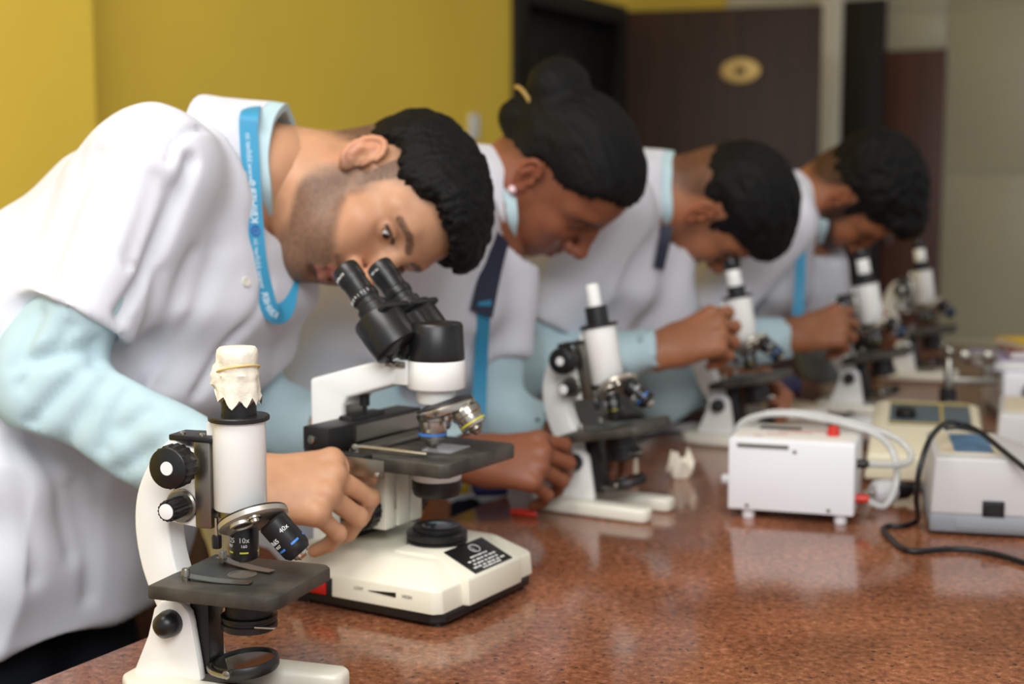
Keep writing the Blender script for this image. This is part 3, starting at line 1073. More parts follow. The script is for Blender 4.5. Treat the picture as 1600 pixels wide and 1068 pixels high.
class Sdf:
    """A signed distance field that is filled with smoothly joined shapes and turned into one closed mesh."""

    def __init__(s, lo, hi, h):
        s.lo = np.array(lo, float)
        s.h = h
        s.n = np.maximum(4, np.ceil((np.array(hi) - s.lo) / h).astype(int) + 1)
        s.f = np.full(s.n, 1.0, np.float32)

    def blk(s, lo, hi):
        i0 = np.clip(np.floor((np.array(lo) - s.lo) / s.h).astype(int), 0, s.n - 1)
        i1 = np.clip(np.ceil((np.array(hi) - s.lo) / s.h).astype(int) + 1, 1, s.n)
        ax = [(s.lo[k] + s.h * np.arange(i0[k], max(i1[k], i0[k] + 1))).astype(np.float32) for k in range(3)]
        sl = tuple(slice(i0[k], max(i1[k], i0[k] + 1)) for k in range(3))
        return sl, ax[0][:, None, None], ax[1][None, :, None], ax[2][None, None, :]

    def op(s, sl, d, k, mode):
        a = s.f[sl]
        if mode == 'u':
            h = np.clip(.5 + .5 * (a - d) / k, 0, 1)
            s.f[sl] = a + (d - a) * h - k * h * (1 - h)
        elif mode == 's':
            h = np.clip(.5 - .5 * (a + d) / k, 0, 1)
            s.f[sl] = a + (-d - a) * h + k * h * (1 - h)
        elif mode == 'i':
            h = np.clip(.5 - .5 * (d - a) / k, 0, 1)
            s.f[sl] = d + (a - d) * h + k * h * (1 - h)

    def cap(s, a, b, ra, rb=None, k=.01, mode='u', e=None, sq=1.0):
        a, b = np.asarray(a, float), np.asarray(b, float)
        rb = ra if rb is None else rb
        m = max(ra, rb) / sq + k * 1.2 + s.h * 3
        sl, x, y, z = s.blk(np.minimum(a, b) - m, np.maximum(a, b) + m)
        x, y, z = x - a[0], y - a[1], z - a[2]
        v = b - a
        if e is not None:
            e = unit(e)
            c = (x * e[0] + y * e[1] + z * e[2]) * (1 - sq)
            x, y, z = x - e[0] * c, y - e[1] * c, z - e[2] * c
            v = v - e * (v @ e) * (1 - sq)
        l2 = max(float(v @ v), 1e-10)
        t = np.clip((x * v[0] + y * v[1] + z * v[2]) / l2, 0, 1).astype(np.float32)
        d = np.sqrt((x - v[0] * t) ** 2 + (y - v[1] * t) ** 2 + (z - v[2] * t) ** 2) - (ra + (rb - ra) * t)
        s.op(sl, d, k, mode)

    def chain(s, pts, rs, k=.01, mode='u', e=None, sq=1.0):
        for i in range(len(pts) - 1):
            s.cap(pts[i], pts[i + 1], rs[i], rs[i + 1], k, mode, e, sq)

    def ell(s, c, r, Rm=None, k=.01, mode='u'):
        c = np.asarray(c, float)
        m = max(r) + k * 1.2 + s.h * 3
        sl, x, y, z = s.blk(c - m, c + m)
        x, y, z = x - c[0], y - c[1], z - c[2]
        if Rm is not None:
            Rm = np.asarray(Rm, float)
            x, y, z = (x * Rm[0, j] + y * Rm[1, j] + z * Rm[2, j] for j in range(3))
        k0 = np.sqrt((x / r[0]) ** 2 + (y / r[1]) ** 2 + (z / r[2]) ** 2)
        k1 = np.sqrt((x / r[0] ** 2) ** 2 + (y / r[1] ** 2) ** 2 + (z / r[2] ** 2) ** 2) + 1e-6
        s.op(sl, k0 * (k0 - 1) / k1, k, mode)

    def plane(s, p, n, k=.004):
        """Keeps what lies behind the plane through p with outward normal n."""
        n = unit(n)
        sl, x, y, z = s.blk(s.lo, s.lo + s.h * s.n)
        s.op(sl, ((x - p[0]) * n[0] + (y - p[1]) * n[1] + (z - p[2]) * n[2]).astype(np.float32), k, 'i')

    def mesh(s):
        f = s.f
        f[[0, -1]] = np.maximum(f[[0, -1]], .001)
        f[:, [0, -1]] = np.maximum(f[:, [0, -1]], .001)
        f[:, :, [0, -1]] = np.maximum(f[:, :, [0, -1]], .001)
        ins = f < 0
        c = np.zeros(s.n - 1, np.int8)
        offs = [(i, j, k) for i in (0, 1) for j in (0, 1) for k in (0, 1)]
        nx, ny, nz = s.n
        for i, j, k in offs:
            c += ins[i:nx - 1 + i, j:ny - 1 + j, k:nz - 1 + k]
        act = np.argwhere((c > 0) & (c < 8))
        val = np.stack([f[act[:, 0] + i, act[:, 1] + j, act[:, 2] + k] for i, j, k in offs], 1)
        P = np.zeros((len(act), 3))
        N = np.zeros(len(act))
        O = np.array(offs, float)
        for a in range(8):
            for b in range(a + 1, 8):
                if bin(a ^ b).count('1') != 1:
                    continue
                va, vb = val[:, a], val[:, b]
                m = (va < 0) != (vb < 0)
                t = np.where(m, va / np.where(m, va - vb, 1), 0)
                P += np.where(m[:, None], O[a] + (O[b] - O[a]) * t[:, None], 0)
                N += m
        V = s.lo + s.h * (act + P / N[:, None])
        idx = np.full(s.n - 1, -1, np.int32)
        idx[tuple(act.T)] = np.arange(len(act))
        Q = []
        for ax in range(3):
            u, w = (ax + 1) % 3, (ax + 2) % 3
            sl0, sl1 = [slice(None)] * 3, [slice(None)] * 3
            sl0[ax], sl1[ax] = slice(0, s.n[ax] - 1), slice(1, s.n[ax])
            for q in (u, w):
                sl0[q] = sl1[q] = slice(1, s.n[q] - 1)
            A, B = ins[tuple(sl0)], ins[tuple(sl1)]
            e = np.argwhere(A != B)
            flip = A[tuple(e.T)]
            e[:, u] += 1
            e[:, w] += 1

            def cell(du, dw):
                g = e.copy()
                g[:, u] += du
                g[:, w] += dw
                return idx[tuple(g.T)]
            q4 = np.stack([cell(-1, -1), cell(0, -1), cell(0, 0), cell(-1, 0)], 1)
            q4[~flip] = q4[~flip][:, ::-1]
            Q.append(q4)
        Q = np.concatenate(Q)
        return V, Q[(Q >= 0).all(1)]


def normals(V, F):
    n = np.cross(V[F[:, 2]] - V[F[:, 0]], V[F[:, 3]] - V[F[:, 1]])
    N = np.zeros_like(V)
    for i in range(4):
        np.add.at(N, F[:, i], n)
    return N / (np.linalg.norm(N, axis=1, keepdims=True) + 1e-12)


def smooth_mesh(V, F, it=2, lam=.5):
    for _ in range(it):
        S = np.zeros_like(V)
        C = np.zeros(len(V))
        for i in range(4):
            a, b = F[:, i], F[:, (i + 1) % 4]
            np.add.at(S, a, V[b])
            np.add.at(C, a, 1)
        V = V + lam * (S / np.maximum(C, 1)[:, None] - V)
    return V


def vnoise(P, seed=0):
    """Smooth value noise in about -1..1."""
    P = np.asarray(P) + seed * 17.3
    i = np.floor(P).astype(np.int64)
    t = P - i
    t = t * t * (3 - 2 * t)
    out = np.zeros(len(P))
    for dx in (0, 1):
        for dy in (0, 1):
            for dz in (0, 1):
                h = ((i[:, 0] + dx) * 73856093) ^ ((i[:, 1] + dy) * 19349663) ^ ((i[:, 2] + dz) * 83492791)
                h = (h * (h * h * 15731 + 789221) + 1376312589) & 0x7fffffff
                w = (t[:, 0] if dx else 1 - t[:, 0]) * (t[:, 1] if dy else 1 - t[:, 1]) * (t[:, 2] if dz else 1 - t[:, 2])
                out += w * (h / 1073741824.0 - 1)
    return out


def sstep(a, b, x):
    t = np.clip((x - a) / (b - a), 0, 1)
    return t * t * (3 - 2 * t)


def mesh_obj(name, V, F, material, parent=None, colors=None, ang=180):
    me = bpy.data.meshes.new(name)
    me.vertices.add(len(V))
    me.vertices.foreach_set('co', np.asarray(V, np.float32).ravel())
    n = len(F)
    me.loops.add(n * 4)
    me.polygons.add(n)
    me.loops.foreach_set('vertex_index', np.asarray(F, np.int32).ravel())
    me.polygons.foreach_set('loop_start', np.arange(0, n * 4, 4, dtype=np.int32))
    me.update(calc_edges=True)
    if colors is not None:
        at_ = me.color_attributes.new('skin', 'FLOAT_COLOR', 'POINT')
        at_.data.foreach_set('color', np.concatenate([colors, np.ones((len(V), 1))], 1).astype(np.float32).ravel())
    return put(name, me, material, parent, True, ang)


def seg_dist(V, pts):
    """Distance of every vertex to a polyline."""
    d = np.full(len(V), 9.0)
    for a, b in zip(pts[:-1], pts[1:]):
        v = np.asarray(b, float) - a
        t = np.clip((V - a) @ v / max(v @ v, 1e-12), 0, 1)
        d = np.minimum(d, np.linalg.norm(V - a - t[:, None] * v, axis=1))
    return d


# ------------------------------------------------------------------ heads, hair, hands
LIP = lambda s, z, x: [(x - .017, .0225, z + .001), (x - .005, .011, z), (x, 0, z + s), (x - .005, -.011, z), (x - .017, -.0225, z + .001)]
BROW = lambda s: [V3(.095, s * .012, .028), V3(.093, s * .022, .032), V3(.089, s * .034, .0335), V3(.074, s * .049, .028)]


def make_head(h, neck, sp):
    """Head in its own frame: x forward, y left, z up, origin between the ears."""
    neck = np.asarray(neck, float)
    lo = np.minimum(V3(-.125, -.115, -.15), neck - .075)
    hi = np.maximum(V3(.145, .115, .15), neck + .075)
    s = Sdf(lo, hi, h)
    nar = sp.get('slim', 1.0)
    s.ell((.003, 0, .042), (.092, .074 * nar, .086))
    s.ell((.038, 0, .035), (.054, .058 * nar, .062), k=.03)
    s.ell((.042, 0, -.03), (.05, .056 * nar, .085), k=.03)
    for y in (-1, 1):
        s.cap((.0, y * .056 * nar, -.035), (.012, y * .05 * nar, -.064), .02, .017, k=.025)
        s.cap((.012, y * .05 * nar, -.064), (.066, y * .014, -.096), .017, .014, k=.022)
        s.ell((.064, y * .042, -.016), (.022, .02, .017), k=.022)
        s.chain([(.084, y * .008, .030), (.081, y * .03, .033), (.064, y * .051, .028)], [.010, .0105, .010], k=.014)
        s.ell((.058, y * .03, -.05), (.026, .02, .028), k=.03)
    s.ell((.069, 0, -.097), (.017, .021, .016), k=.014)
    s.ell((.076, 0, -.064), (.019, .029, .024), k=.016)
    s.cap((-.03, 0, -.02), neck, .056, .060, k=.05)
    s.cap((.035, 0, -.075), neck * .75 + V3(.02, 0, -.02) * .25, .03, .04, k=.03)
    for y in (-1, 1):
        s.ell((.1, y * .033, .010), (.021, .021, .0145), k=.014, mode='s')
    # eyelids around the eyeball
    for y in (-1, 1):
        s.ell((.0765, y * .032, .010), (.0135, .0155, .0125), k=.005)
        s.ell((.0915, y * .0335, .0085), (.0095, .0145, .0042), k=.0025, mode='s')
        s.chain([(.0872, y * .020, .0125), (.0905, y * .032, .0158), (.083, y * .046, .0115)], [.0018, .0022, .0018], k=.003)
    # nose
    s.chain([(.090, 0, .024), (.1, 0, .0), (.1145, 0, -.026)], [.0072, .0080, .0105], k=.012)
    s.ell((.116, 0, -.03), (.0105, .0115, .010), k=.006)
    for y in (-1, 1):
        s.ell((.1015, y * .0135, -.034), (.012, .0075, .0085), k=.005)
        s.ell((.109, y * .0065, -.0425), (.007, .0036, .0045), k=.003, mode='s')
    # mouth
    s.chain(LIP(.0015, -.0615, .0965), [.003, .0052, .0055, .0052, .003], k=.005)
    s.chain(LIP(-.001, -.0745, .0935), [.003, .0058, .0066, .0058, .003], k=.005)
    s.chain([(x + .0045, y, z) for x, y, z in LIP(.0, -.0678, .0950)], [.0012, .0016, .0016, .0016, .0012], k=.002, mode='s')
    s.ell((.0915, 0, -.0855), (.008, .016, .005), k=.006, mode='s')
    # ears
    ex = sp.get('ear', .004)
    for y in (-1, 1):
        c, sn = math.cos(R(14)), math.sin(R(14))
        A = np.array([[c, 0, -sn], [0, 1, 0], [sn, 0, c]]) @ np.array([[math.cos(R(20 * y)), math.sin(R(20 * y)), 0], [-math.sin(R(20 * y)), math.cos(R(20 * y)), 0], [0, 0, 1]])
        E = lambda p: V3(ex - .012, y * .0755 * nar + y * .005, .004) + A @ (np.asarray(p, float) * V3(.86, y * .9, .88))
        s.ell(E((0, .002, .002)), (.0142, .005, .0265), A, k=.004)
        rim = [E((.0175 * math.cos(a) * (1 if a < 4.4 else .8), .0065, .0295 * math.sin(a) + .002)) for a in np.linspace(.35, 4.9, 12)]
        s.chain(rim, [.0036] * 12, k=.0025)
        s.ell(E((.005, .004, -.026)), (.0075, .0045, .0078), A, k=.004)
        s.chain([E((-.006, .0055, -.014)), E((-.0085, .007, .002)), E((-.001, .006, .015))], [.003, .0036, .003], k=.003)
        s.ell(E((.0055, .009, -.004)), (.0066, .006, .0095), A, k=.003, mode='s')
        s.cap(E((.0145, .006, -.007)), E((.0135, .005, .001)), .0035, .003, k=.003)
    V, F = s.mesh()
    V = smooth_mesh(V, F, 1, .35)
    # the skin's own colours
    sk, lipc = np.array(lin(sp['skin'])), np.array(lin(sp['lips']))
    C = np.tile(sk, (len(V), 1))
    C *= (1 + .10 * vnoise(V * 38, 3) + .06 * vnoise(V * 110, 4))[:, None]
    red = np.exp(-(np.linalg.norm(V - V3(.116, 0, -.03), axis=1) / .022) ** 2) * .5
    for y in (-1, 1):
        red += np.exp(-(np.linalg.norm((V - V3(.075, y * .045, -.022)) , axis=1) / .03) ** 2) * .35
        red += .6 * sstep(.074, .083, V[:, 1] * y) * sstep(.05, .03, np.abs(V[:, 2])) * sstep(.03, .01, V[:, 0])
    C *= 1 + red[:, None] * np.array([.14, -.06, -.08])
    hz = np.interp(V[:, 0], *sp['fadeline'])
    g = V[:, 2] - hz
    nz = vnoise(V * V3(330, 330, 600), 5) * .5 + .5
    hairc = np.array(lin((24, 20, 19)))
    if sp.get('stubble', 0):
        x_, z_ = V[:, 0], V[:, 2]
        jaw = sstep(.004, -.012, z_ + .008 + .56 * (x_ - .02)) * sstep(-.012, .004, z_ + .058 + .80 * (x_ - .0)) * sstep(-.002, .018, x_)
        mous = np.exp(-((V[:, 2] + .053) / .007) ** 2) * (np.abs(V[:, 1]) < .03) * sstep(.07, .085, V[:, 0])
        under = sstep(-.072, -.082, z_) * sstep(.035, .055, x_)
        side = sstep(.028, .012, np.abs(V[:, 0] - .022)) * sstep(-.07, -.04, V[:, 2]) * sstep(.02, -.01, V[:, 2]) * .8
        m = np.clip(np.maximum(np.maximum(jaw, mous), np.maximum(under * .9, side)), 0, 1) * sp['stubble'] * (.72 + .28 * nz) * .8
        C = C * (1 - m[:, None]) + np.array(lin((62, 46, 36))) * m[:, None]
    for l in (LIP(.0015, -.0615, .0965), LIP(-.001, -.0745, .0935)):
        m = sstep(.0095, .0055, seg_dist(V, [np.array(p) for p in l]))
        C = C * (1 - m[:, None]) + lipc * m[:, None]
    fade = sstep(-.010, .026, g) * sp.get('fade', 1.0) * (.62 + .38 * nz)
    C = C * (1 - fade[:, None]) + hairc * fade[:, None]
    for y in (-1, 1):
        b = sstep(.0058, .0030, seg_dist(V * V3(0, 1, 1), [q * V3(0, 1, 1) for q in BROW(y)])) * (V[:, 0] > .05) * (.6 + .4 * nz) * .9
        C = C * (1 - b[:, None]) + hairc * b[:, None]
        rimd = seg_dist(V, [V3(.0872, y * .018, .0125), V3(.0915, y * .032, .0152), V3(.083, y * .048, .0115)])
        b = sstep(.0030, .0014, rimd) * .9
        C = C * (1 - b[:, None]) + hairc * b[:, None]
    return V, F, np.clip(C, 0, 1)


def make_hair(h, sp):
    kind = sp['hair']
    s = Sdf(V3(-.155, -.13, -.10), V3(.165, .13, .215), h)
    if kind == 'bun':
        s.ell((-.001, 0, .044), (.101, .079, .092))
        s.ell((.046, 0, .064), (.050, .063, .047), k=.03)
        s.ell((-.055, 0, .02), (.06, .06, .06), k=.03)
    elif kind == 'short':
        s.ell((.003, 0, .045), (.096, .0775, .0895))
        s.ell((.004, 0, .072), (.092, .079, .063), k=.03)
        s.ell((.046, 0, .076), (.064, .070, .050), k=.03)
        s.ell((.082, 0, .076), (.032, .058, .032), k=.03)
    elif kind == 'straight':
        s.ell((.002, 0, .044), (.097, .078, .090))
        s.ell((.012, 0, .075), (.095, .080, .064), k=.02)
        s.ell((.082, 0, .068), (.030, .062, .036), k=.02)
    else:
        s.ell((-.002, 0, .046), (.101, .080, .092))
        s.ell((.0, 0, .080), (.100, .083, .070), k=.02)
        s.ell((.075, 0, .085), (.045, .062, .038), k=.02)
    # hairline
    hx, hz = sp['hairline']
    sl, x, y, z = s.blk(s.lo, s.lo + s.h * s.n)
    line = np.interp(x[:, 0, 0], hx, hz)[:, None, None].astype(np.float32)
    cut = (line - z) * .75
    cut = np.maximum(cut, -1) + .0022 * np.sin(y * 420 + x * 260) + .0018 * np.sin(x * 610 - y * 150 + z * 90)
    # thin the sides low down so that the sides are clipped short
    s.op(sl, cut.astype(np.float32), .010, 'i')
    if kind == 'bun':
        s.ell((-.100, .004, .062), (.046, .052, .044), k=.010)
        s.ell((-.092, -.014, .0), (.032, .042, .032), k=.012)
    V, F = s.mesh()
    N = normals(V, F)
    w = {'short': (90, 55, .0026), 'straight': (26, 90, .0026), 'bun': (22, 80, .0018), 'fluffy': (70, 70, .004)}[kind]
    # locks run from the forehead to the nape
    q = V * V3(w[0], w[1], 40)
    d = w[2] * (vnoise(q, 1) + .8 * vnoise(q * 2.1, 2))
    V = V + N * d[:, None]
    return V, F


def make_hand(h, W, D, Nn, side, curl=(35, 45, 30), size=1.0, thumb=(.75, .55, -.35), arm=None, spread=6, curls=None):
    """A hand of palm, four fingers and thumb. D: wrist to knuckles, Nn: back of the hand; side 1 = right hand."""
    D = unit(D)
    Nn = unit(np.asarray(Nn, float) - D * (np.asarray(Nn) @ D))
    S = np.cross(Nn, D) * side
    W = np.asarray(W, float)
    k = size
    P = lambda a, b, c: W + k * (D * a + S * b + Nn * c)
    ext = .19 * k
    lo, hi = W - ext, W + ext
    if arm is not None:
        lo, hi = np.minimum(lo, np.asarray(arm) - .04), np.maximum(hi, np.asarray(arm) + .04)
    s = Sdf(lo, hi, h)
    kn = [P(.088, .030, .004), P(.092, .009, .0065), P(.087, -.012, .005), P(.077, -.031, .0)]
    base = [P(.012, .018, .0), P(.010, .006, .002), P(.010, -.006, .002), P(.012, -.017, .0)]
    if arm is not None:
        s.cap(arm, W, .026 * k, .0235 * k, k=.01, e=S, sq=.85)
    s.cap(P(-.02, 0, 0), P(.02, 0, 0), .0225 * k, .022 * k, k=.012, e=S, sq=.75)
    for a, b in zip(base, kn):
        s.cap(a, b, .0150 * k, .0125 * k, k=.014)
    s.cap(P(.03, .022, -.008), P(.055, .018, -.006), .014 * k, .012 * k, k=.012)
    s.cap(P(.02, -.02, -.008), P(.055, -.022, -.006), .012 * k, .010 * k, k=.012)
    for p in kn:
        s.ell(p + Nn * .003 * k, (.0115 * k,) * 3, k=.006)
    nails = []
    L = [(.045, .027, .022), (.049, .031, .023), (.046, .029, .023), (.036, .022, .020)]
    for i in range(4):
        c = curls[i] if curls else curl
        ang = 0.0
        p = kn[i]
        sp_ = (1.5 - i) * spread
        d0 = unit(D * math.cos(R(sp_)) + S * math.sin(R(sp_)))
        r = (.0104, .0098, .0090, .0078) if i < 3 else (.0092, .0085, .0079, .0069)
        pts, rr = [p], [r[0] * k]
        for j in range(3):
            ang += c[j]
            dv = d0 * math.cos(R(ang)) - Nn * math.sin(R(ang))
            p = p + dv * L[i][j] * k
            pts.append(p)
            rr.append(r[j + 1] * k)
        s.cap(pts[0], pts[1], rr[0], rr[1], k=.004)
        s.ell(pts[1] , (rr[1] * 1.08,) * 3, k=.003)
        s.cap(pts[1], pts[2], rr[1], rr[2], k=.0022)
        s.cap(pts[2], pts[3], rr[2], rr[3], k=.0022)
        up = d0 * math.sin(R(ang)) + Nn * math.cos(R(ang))
        nails.append((pts[3] + up * rr[3] * .55 - dv * .002, dv, up))
    t0 = P(.022, .022, -.008)
    tv = unit(D * thumb[0] + S * thumb[1] + Nn * thumb[2])
    t1 = t0 + tv * .044 * k
    tv2 = unit(tv + D * .45 - S * .35 - Nn * .15)
    t2 = t1 + tv2 * .034 * k
    tv3 = unit(tv2 + D * .2 - S * .3)
    t3 = t2 + tv3 * .024 * k
    s.cap(t0, t1, .0155 * k, .0118 * k, k=.012)
    s.cap(t1, t2, .0112 * k, .0100 * k, k=.004)
    s.cap(t2, t3, .0100 * k, .0078 * k, k=.003)
    V, F = s.mesh()
    return smooth_mesh(V, F, 1, .3), F


def skin_of(V, rgb, seed=0):
    c = np.tile(np.array(lin(rgb)), (len(V), 1))
    return np.clip(c * (1 + .1 * vnoise(V * 45, seed) + .05 * vnoise(V * 140, seed + 1))[:, None], 0, 1)


def join_meshes(parts):
    V, F, C, n = [], [], [], 0
    for v, f, c in parts:
        V.append(v)
        F.append(f + n)
        C.append(c)
        n += len(v)
    return np.concatenate(V), np.concatenate(F), np.concatenate(C)


def cloth(V, F, amp, sc, seed, axis=None, it=2):
    """Soft folds: long along `axis`, short across it."""
    N = normals(V, F)
    if axis is None:
        q = V * sc
    else:
        a = unit(axis)
        q = (V - np.outer(V @ a, a) * .78) * sc
    wob = np.stack([vnoise(V * 5, seed + k_) for k_ in (5, 6, 7)], 1) * .6
    n = vnoise(q + wob, seed)
    n = 1 - 2 * np.abs(n)
    n2 = vnoise(q * 2.3 + wob, seed + 2)
    V = V + N * (amp * (n - .3) + amp * .35 * n2)[:, None]
    return smooth_mesh(V, F, it, .5)


def bvh_of(*objs):
    vs, fs = [], []
    for o in objs:
        n = len(vs)
        vs += [o.matrix_world @ v.co for v in o.data.vertices]
        fs += [tuple(n + i for i in p.vertices) for p in o.data.polygons]
    return BVHTree.FromPolygons(vs, fs)


def on_surface(tree, px, py, lift=.003, fallback=1.7):
    p1 = at(px, py, 1.0)
    d = Vector(unit(p1 - CAM))
    hit = tree.ray_cast(Vector(CAM), d, 6)
    if hit[0] is None:
        return at(px, py, fallback), -np.array(d)
    n = hit[1] if hit[1].dot(d) < 0 else -hit[1]
    return np.array(hit[0] - d * lift), np.array(n)


def ribbon(name, pts, nrm, width, material, parent, thick=.0012, closed=False, sub=5):
    pts = smooth_line(pts, sub)
    nrm = smooth_line(nrm, sub)
    P = [np.array(p) for p in pts]
    n = len(P)
    b = Bm()
    rings, fr = [], []
    s_ = 0.0
    for i in range(n):
        t = unit(P[min(i + 1, n - 1)] - P[max(i - 1, 0)])
        nn = unit(np.array(nrm[i]))
        w = unit(np.cross(t, nn))
        nn = np.cross(w, t)
        if i:
            s_ += np.linalg.norm(P[i] - P[i - 1])
        fr.append((s_, P[i], t, w, nn))
        h = width / 2
        rings.append([P[i] - w * h, P[i] + w * h, P[i] + w * h + nn * thick, P[i] - w * h + nn * thick])
    b.loft(rings)
    o = b.link(name, material, parent, bevel=0)
    return o, fr


def on_ribbon(name, s, size, at_s, fr, material, parent, flip=1, shift=0, bold=False, thick=.0012):
    """Lettering printed along a ribbon."""
    vs, fs = text_mesh(s, size, .0002, bold)
    S = np.array([f[0] for f in fr])
    out = []
    for v in vs:
        q = np.clip(at_s + v.x * flip, 0, S[-1] - 1e-6)
        i = min(int(np.searchsorted(S, q, 'right')) - 1, len(S) - 2)
        t = (q - S[i]) / (S[i + 1] - S[i])
        A, B = fr[i], fr[i + 1]
        p = A[1] * (1 - t) + B[1] * t
        w = A[3] * (1 - t) + B[3] * t
        nn = A[4] * (1 - t) + B[4] * t
        out.append(Vector(p + w * (v.y * flip + shift) + nn * (thick + .0002 + v.z)))
    b = Bm()
    b._add(out, fs)
    return b.link(name, material, parent, smooth=False)


def collar(name, c, axis, back, prof, a0, material, parent, thick=.003, tip=.0, ry=1.0):
    """A fold-over collar round the neck axis; open at the throat. prof: (radius, along the axis)."""
    axis = unit(axis)
    e1 = unit(np.asarray(back, float) - axis * (np.asarray(back) @ axis))
    e2 = np.cross(axis, e1)
    loop = list(prof)
    n = len(prof)
    off = []
    for i in range(n):
        p0, p1 = np.array(prof[max(i - 1, 0)]), np.array(prof[min(i + 1, n - 1)])
        d = unit(p1 - p0)
        off.append((prof[i][0] + d[1] * thick * -1, prof[i][1] + d[0] * thick))
    loop = loop + off[::-1]
    rings = []
    m = 44
    for i in range(m + 1):
        u = -1 + 2 * i / m
        a = u * R(a0)
        f = abs(u) ** 6 * tip
        ring = []
        for j, (r, t) in enumerate(loop):
            jj = j if j < n else 2 * n - 1 - j
            q = jj / (n - 1)
            dt = -f * max(0, q - .5) * 2
            wob = .0022 * math.sin(3.1 * a + 1.3) + .0012 * math.sin(7 * a)
            rr = r + wob - max(0, r - .074) * (1 - math.sin(a) ** 2) * (1.0 if math.cos(a) > 0 else .3)
            ring.append(Vector(np.asarray(c) + e1 * rr * math.cos(a) + e2 * rr * math.sin(a) * ry + axis * (t + dt + wob * .8)))
        rings.append(ring)
    b = Bm()
    b.loft(rings)
    return b.link(name, material, parent, ang=60)

# ------------------------------------------------------------------ the students
LV = unit(V3(.4202, .9074, 0))                 # towards each student's left
FV = unit(V3(.9074, -.4202, 0))                # the way they face, across the bench
NB0 = at(435, 262, 1.675)
TP = dict(hc=at(0, 775, 1.62), mid=at(105, 510, 1.62), chest=at(256, 352, 1.63), upper=at(300, 306, 1.65), rs=at(238, 274, 1.515))
TP['ls'] = TP['rs'] - 2 * ((TP['rs'] - TP['chest']) @ LV) * LV
HAIRLINE = {
    'short': ([-.12, -.09, -.06, -.036, -.022, -.008, .010, .018, .030, .038, .05, .064, .078, .1, .17], [-.03, -.034, -.034, -.018, .02, .037, .037, -.010, -.012, .028, .042, .050, .074, .080, .066]),
    'straight': ([-.12, -.09, -.06, -.036, -.022, -.008, .010, .018, .030, .038, .05, .064, .078, .1, .17], [-.05, -.056, -.05, -.022, .02, .037, .037, .0, -.002, .028, .040, .046, .060, .058, .045]),
    'fluffy': ([-.12, -.09, -.06, -.036, -.022, -.008, .010, .016, .032, .038, .05, .064, .078, .1, .17], [-.05, -.056, -.05, -.022, .02, .036, .036, -.03, -.03, .020, .036, .044, .064, .066, .055]),
    'bun': ([-.12, -.09, -.06, -.036, -.022, -.008, .012, .03, .05, .064, .078, .1, .17], [-.04, -.044, -.036, -.008, .022, .034, .034, .036, .052, .064, .078, .080, .070]),
}


def fillet(p, q, n, r=1.0):
    return [p + (q - p) * i / n for i in range(n + 1)]


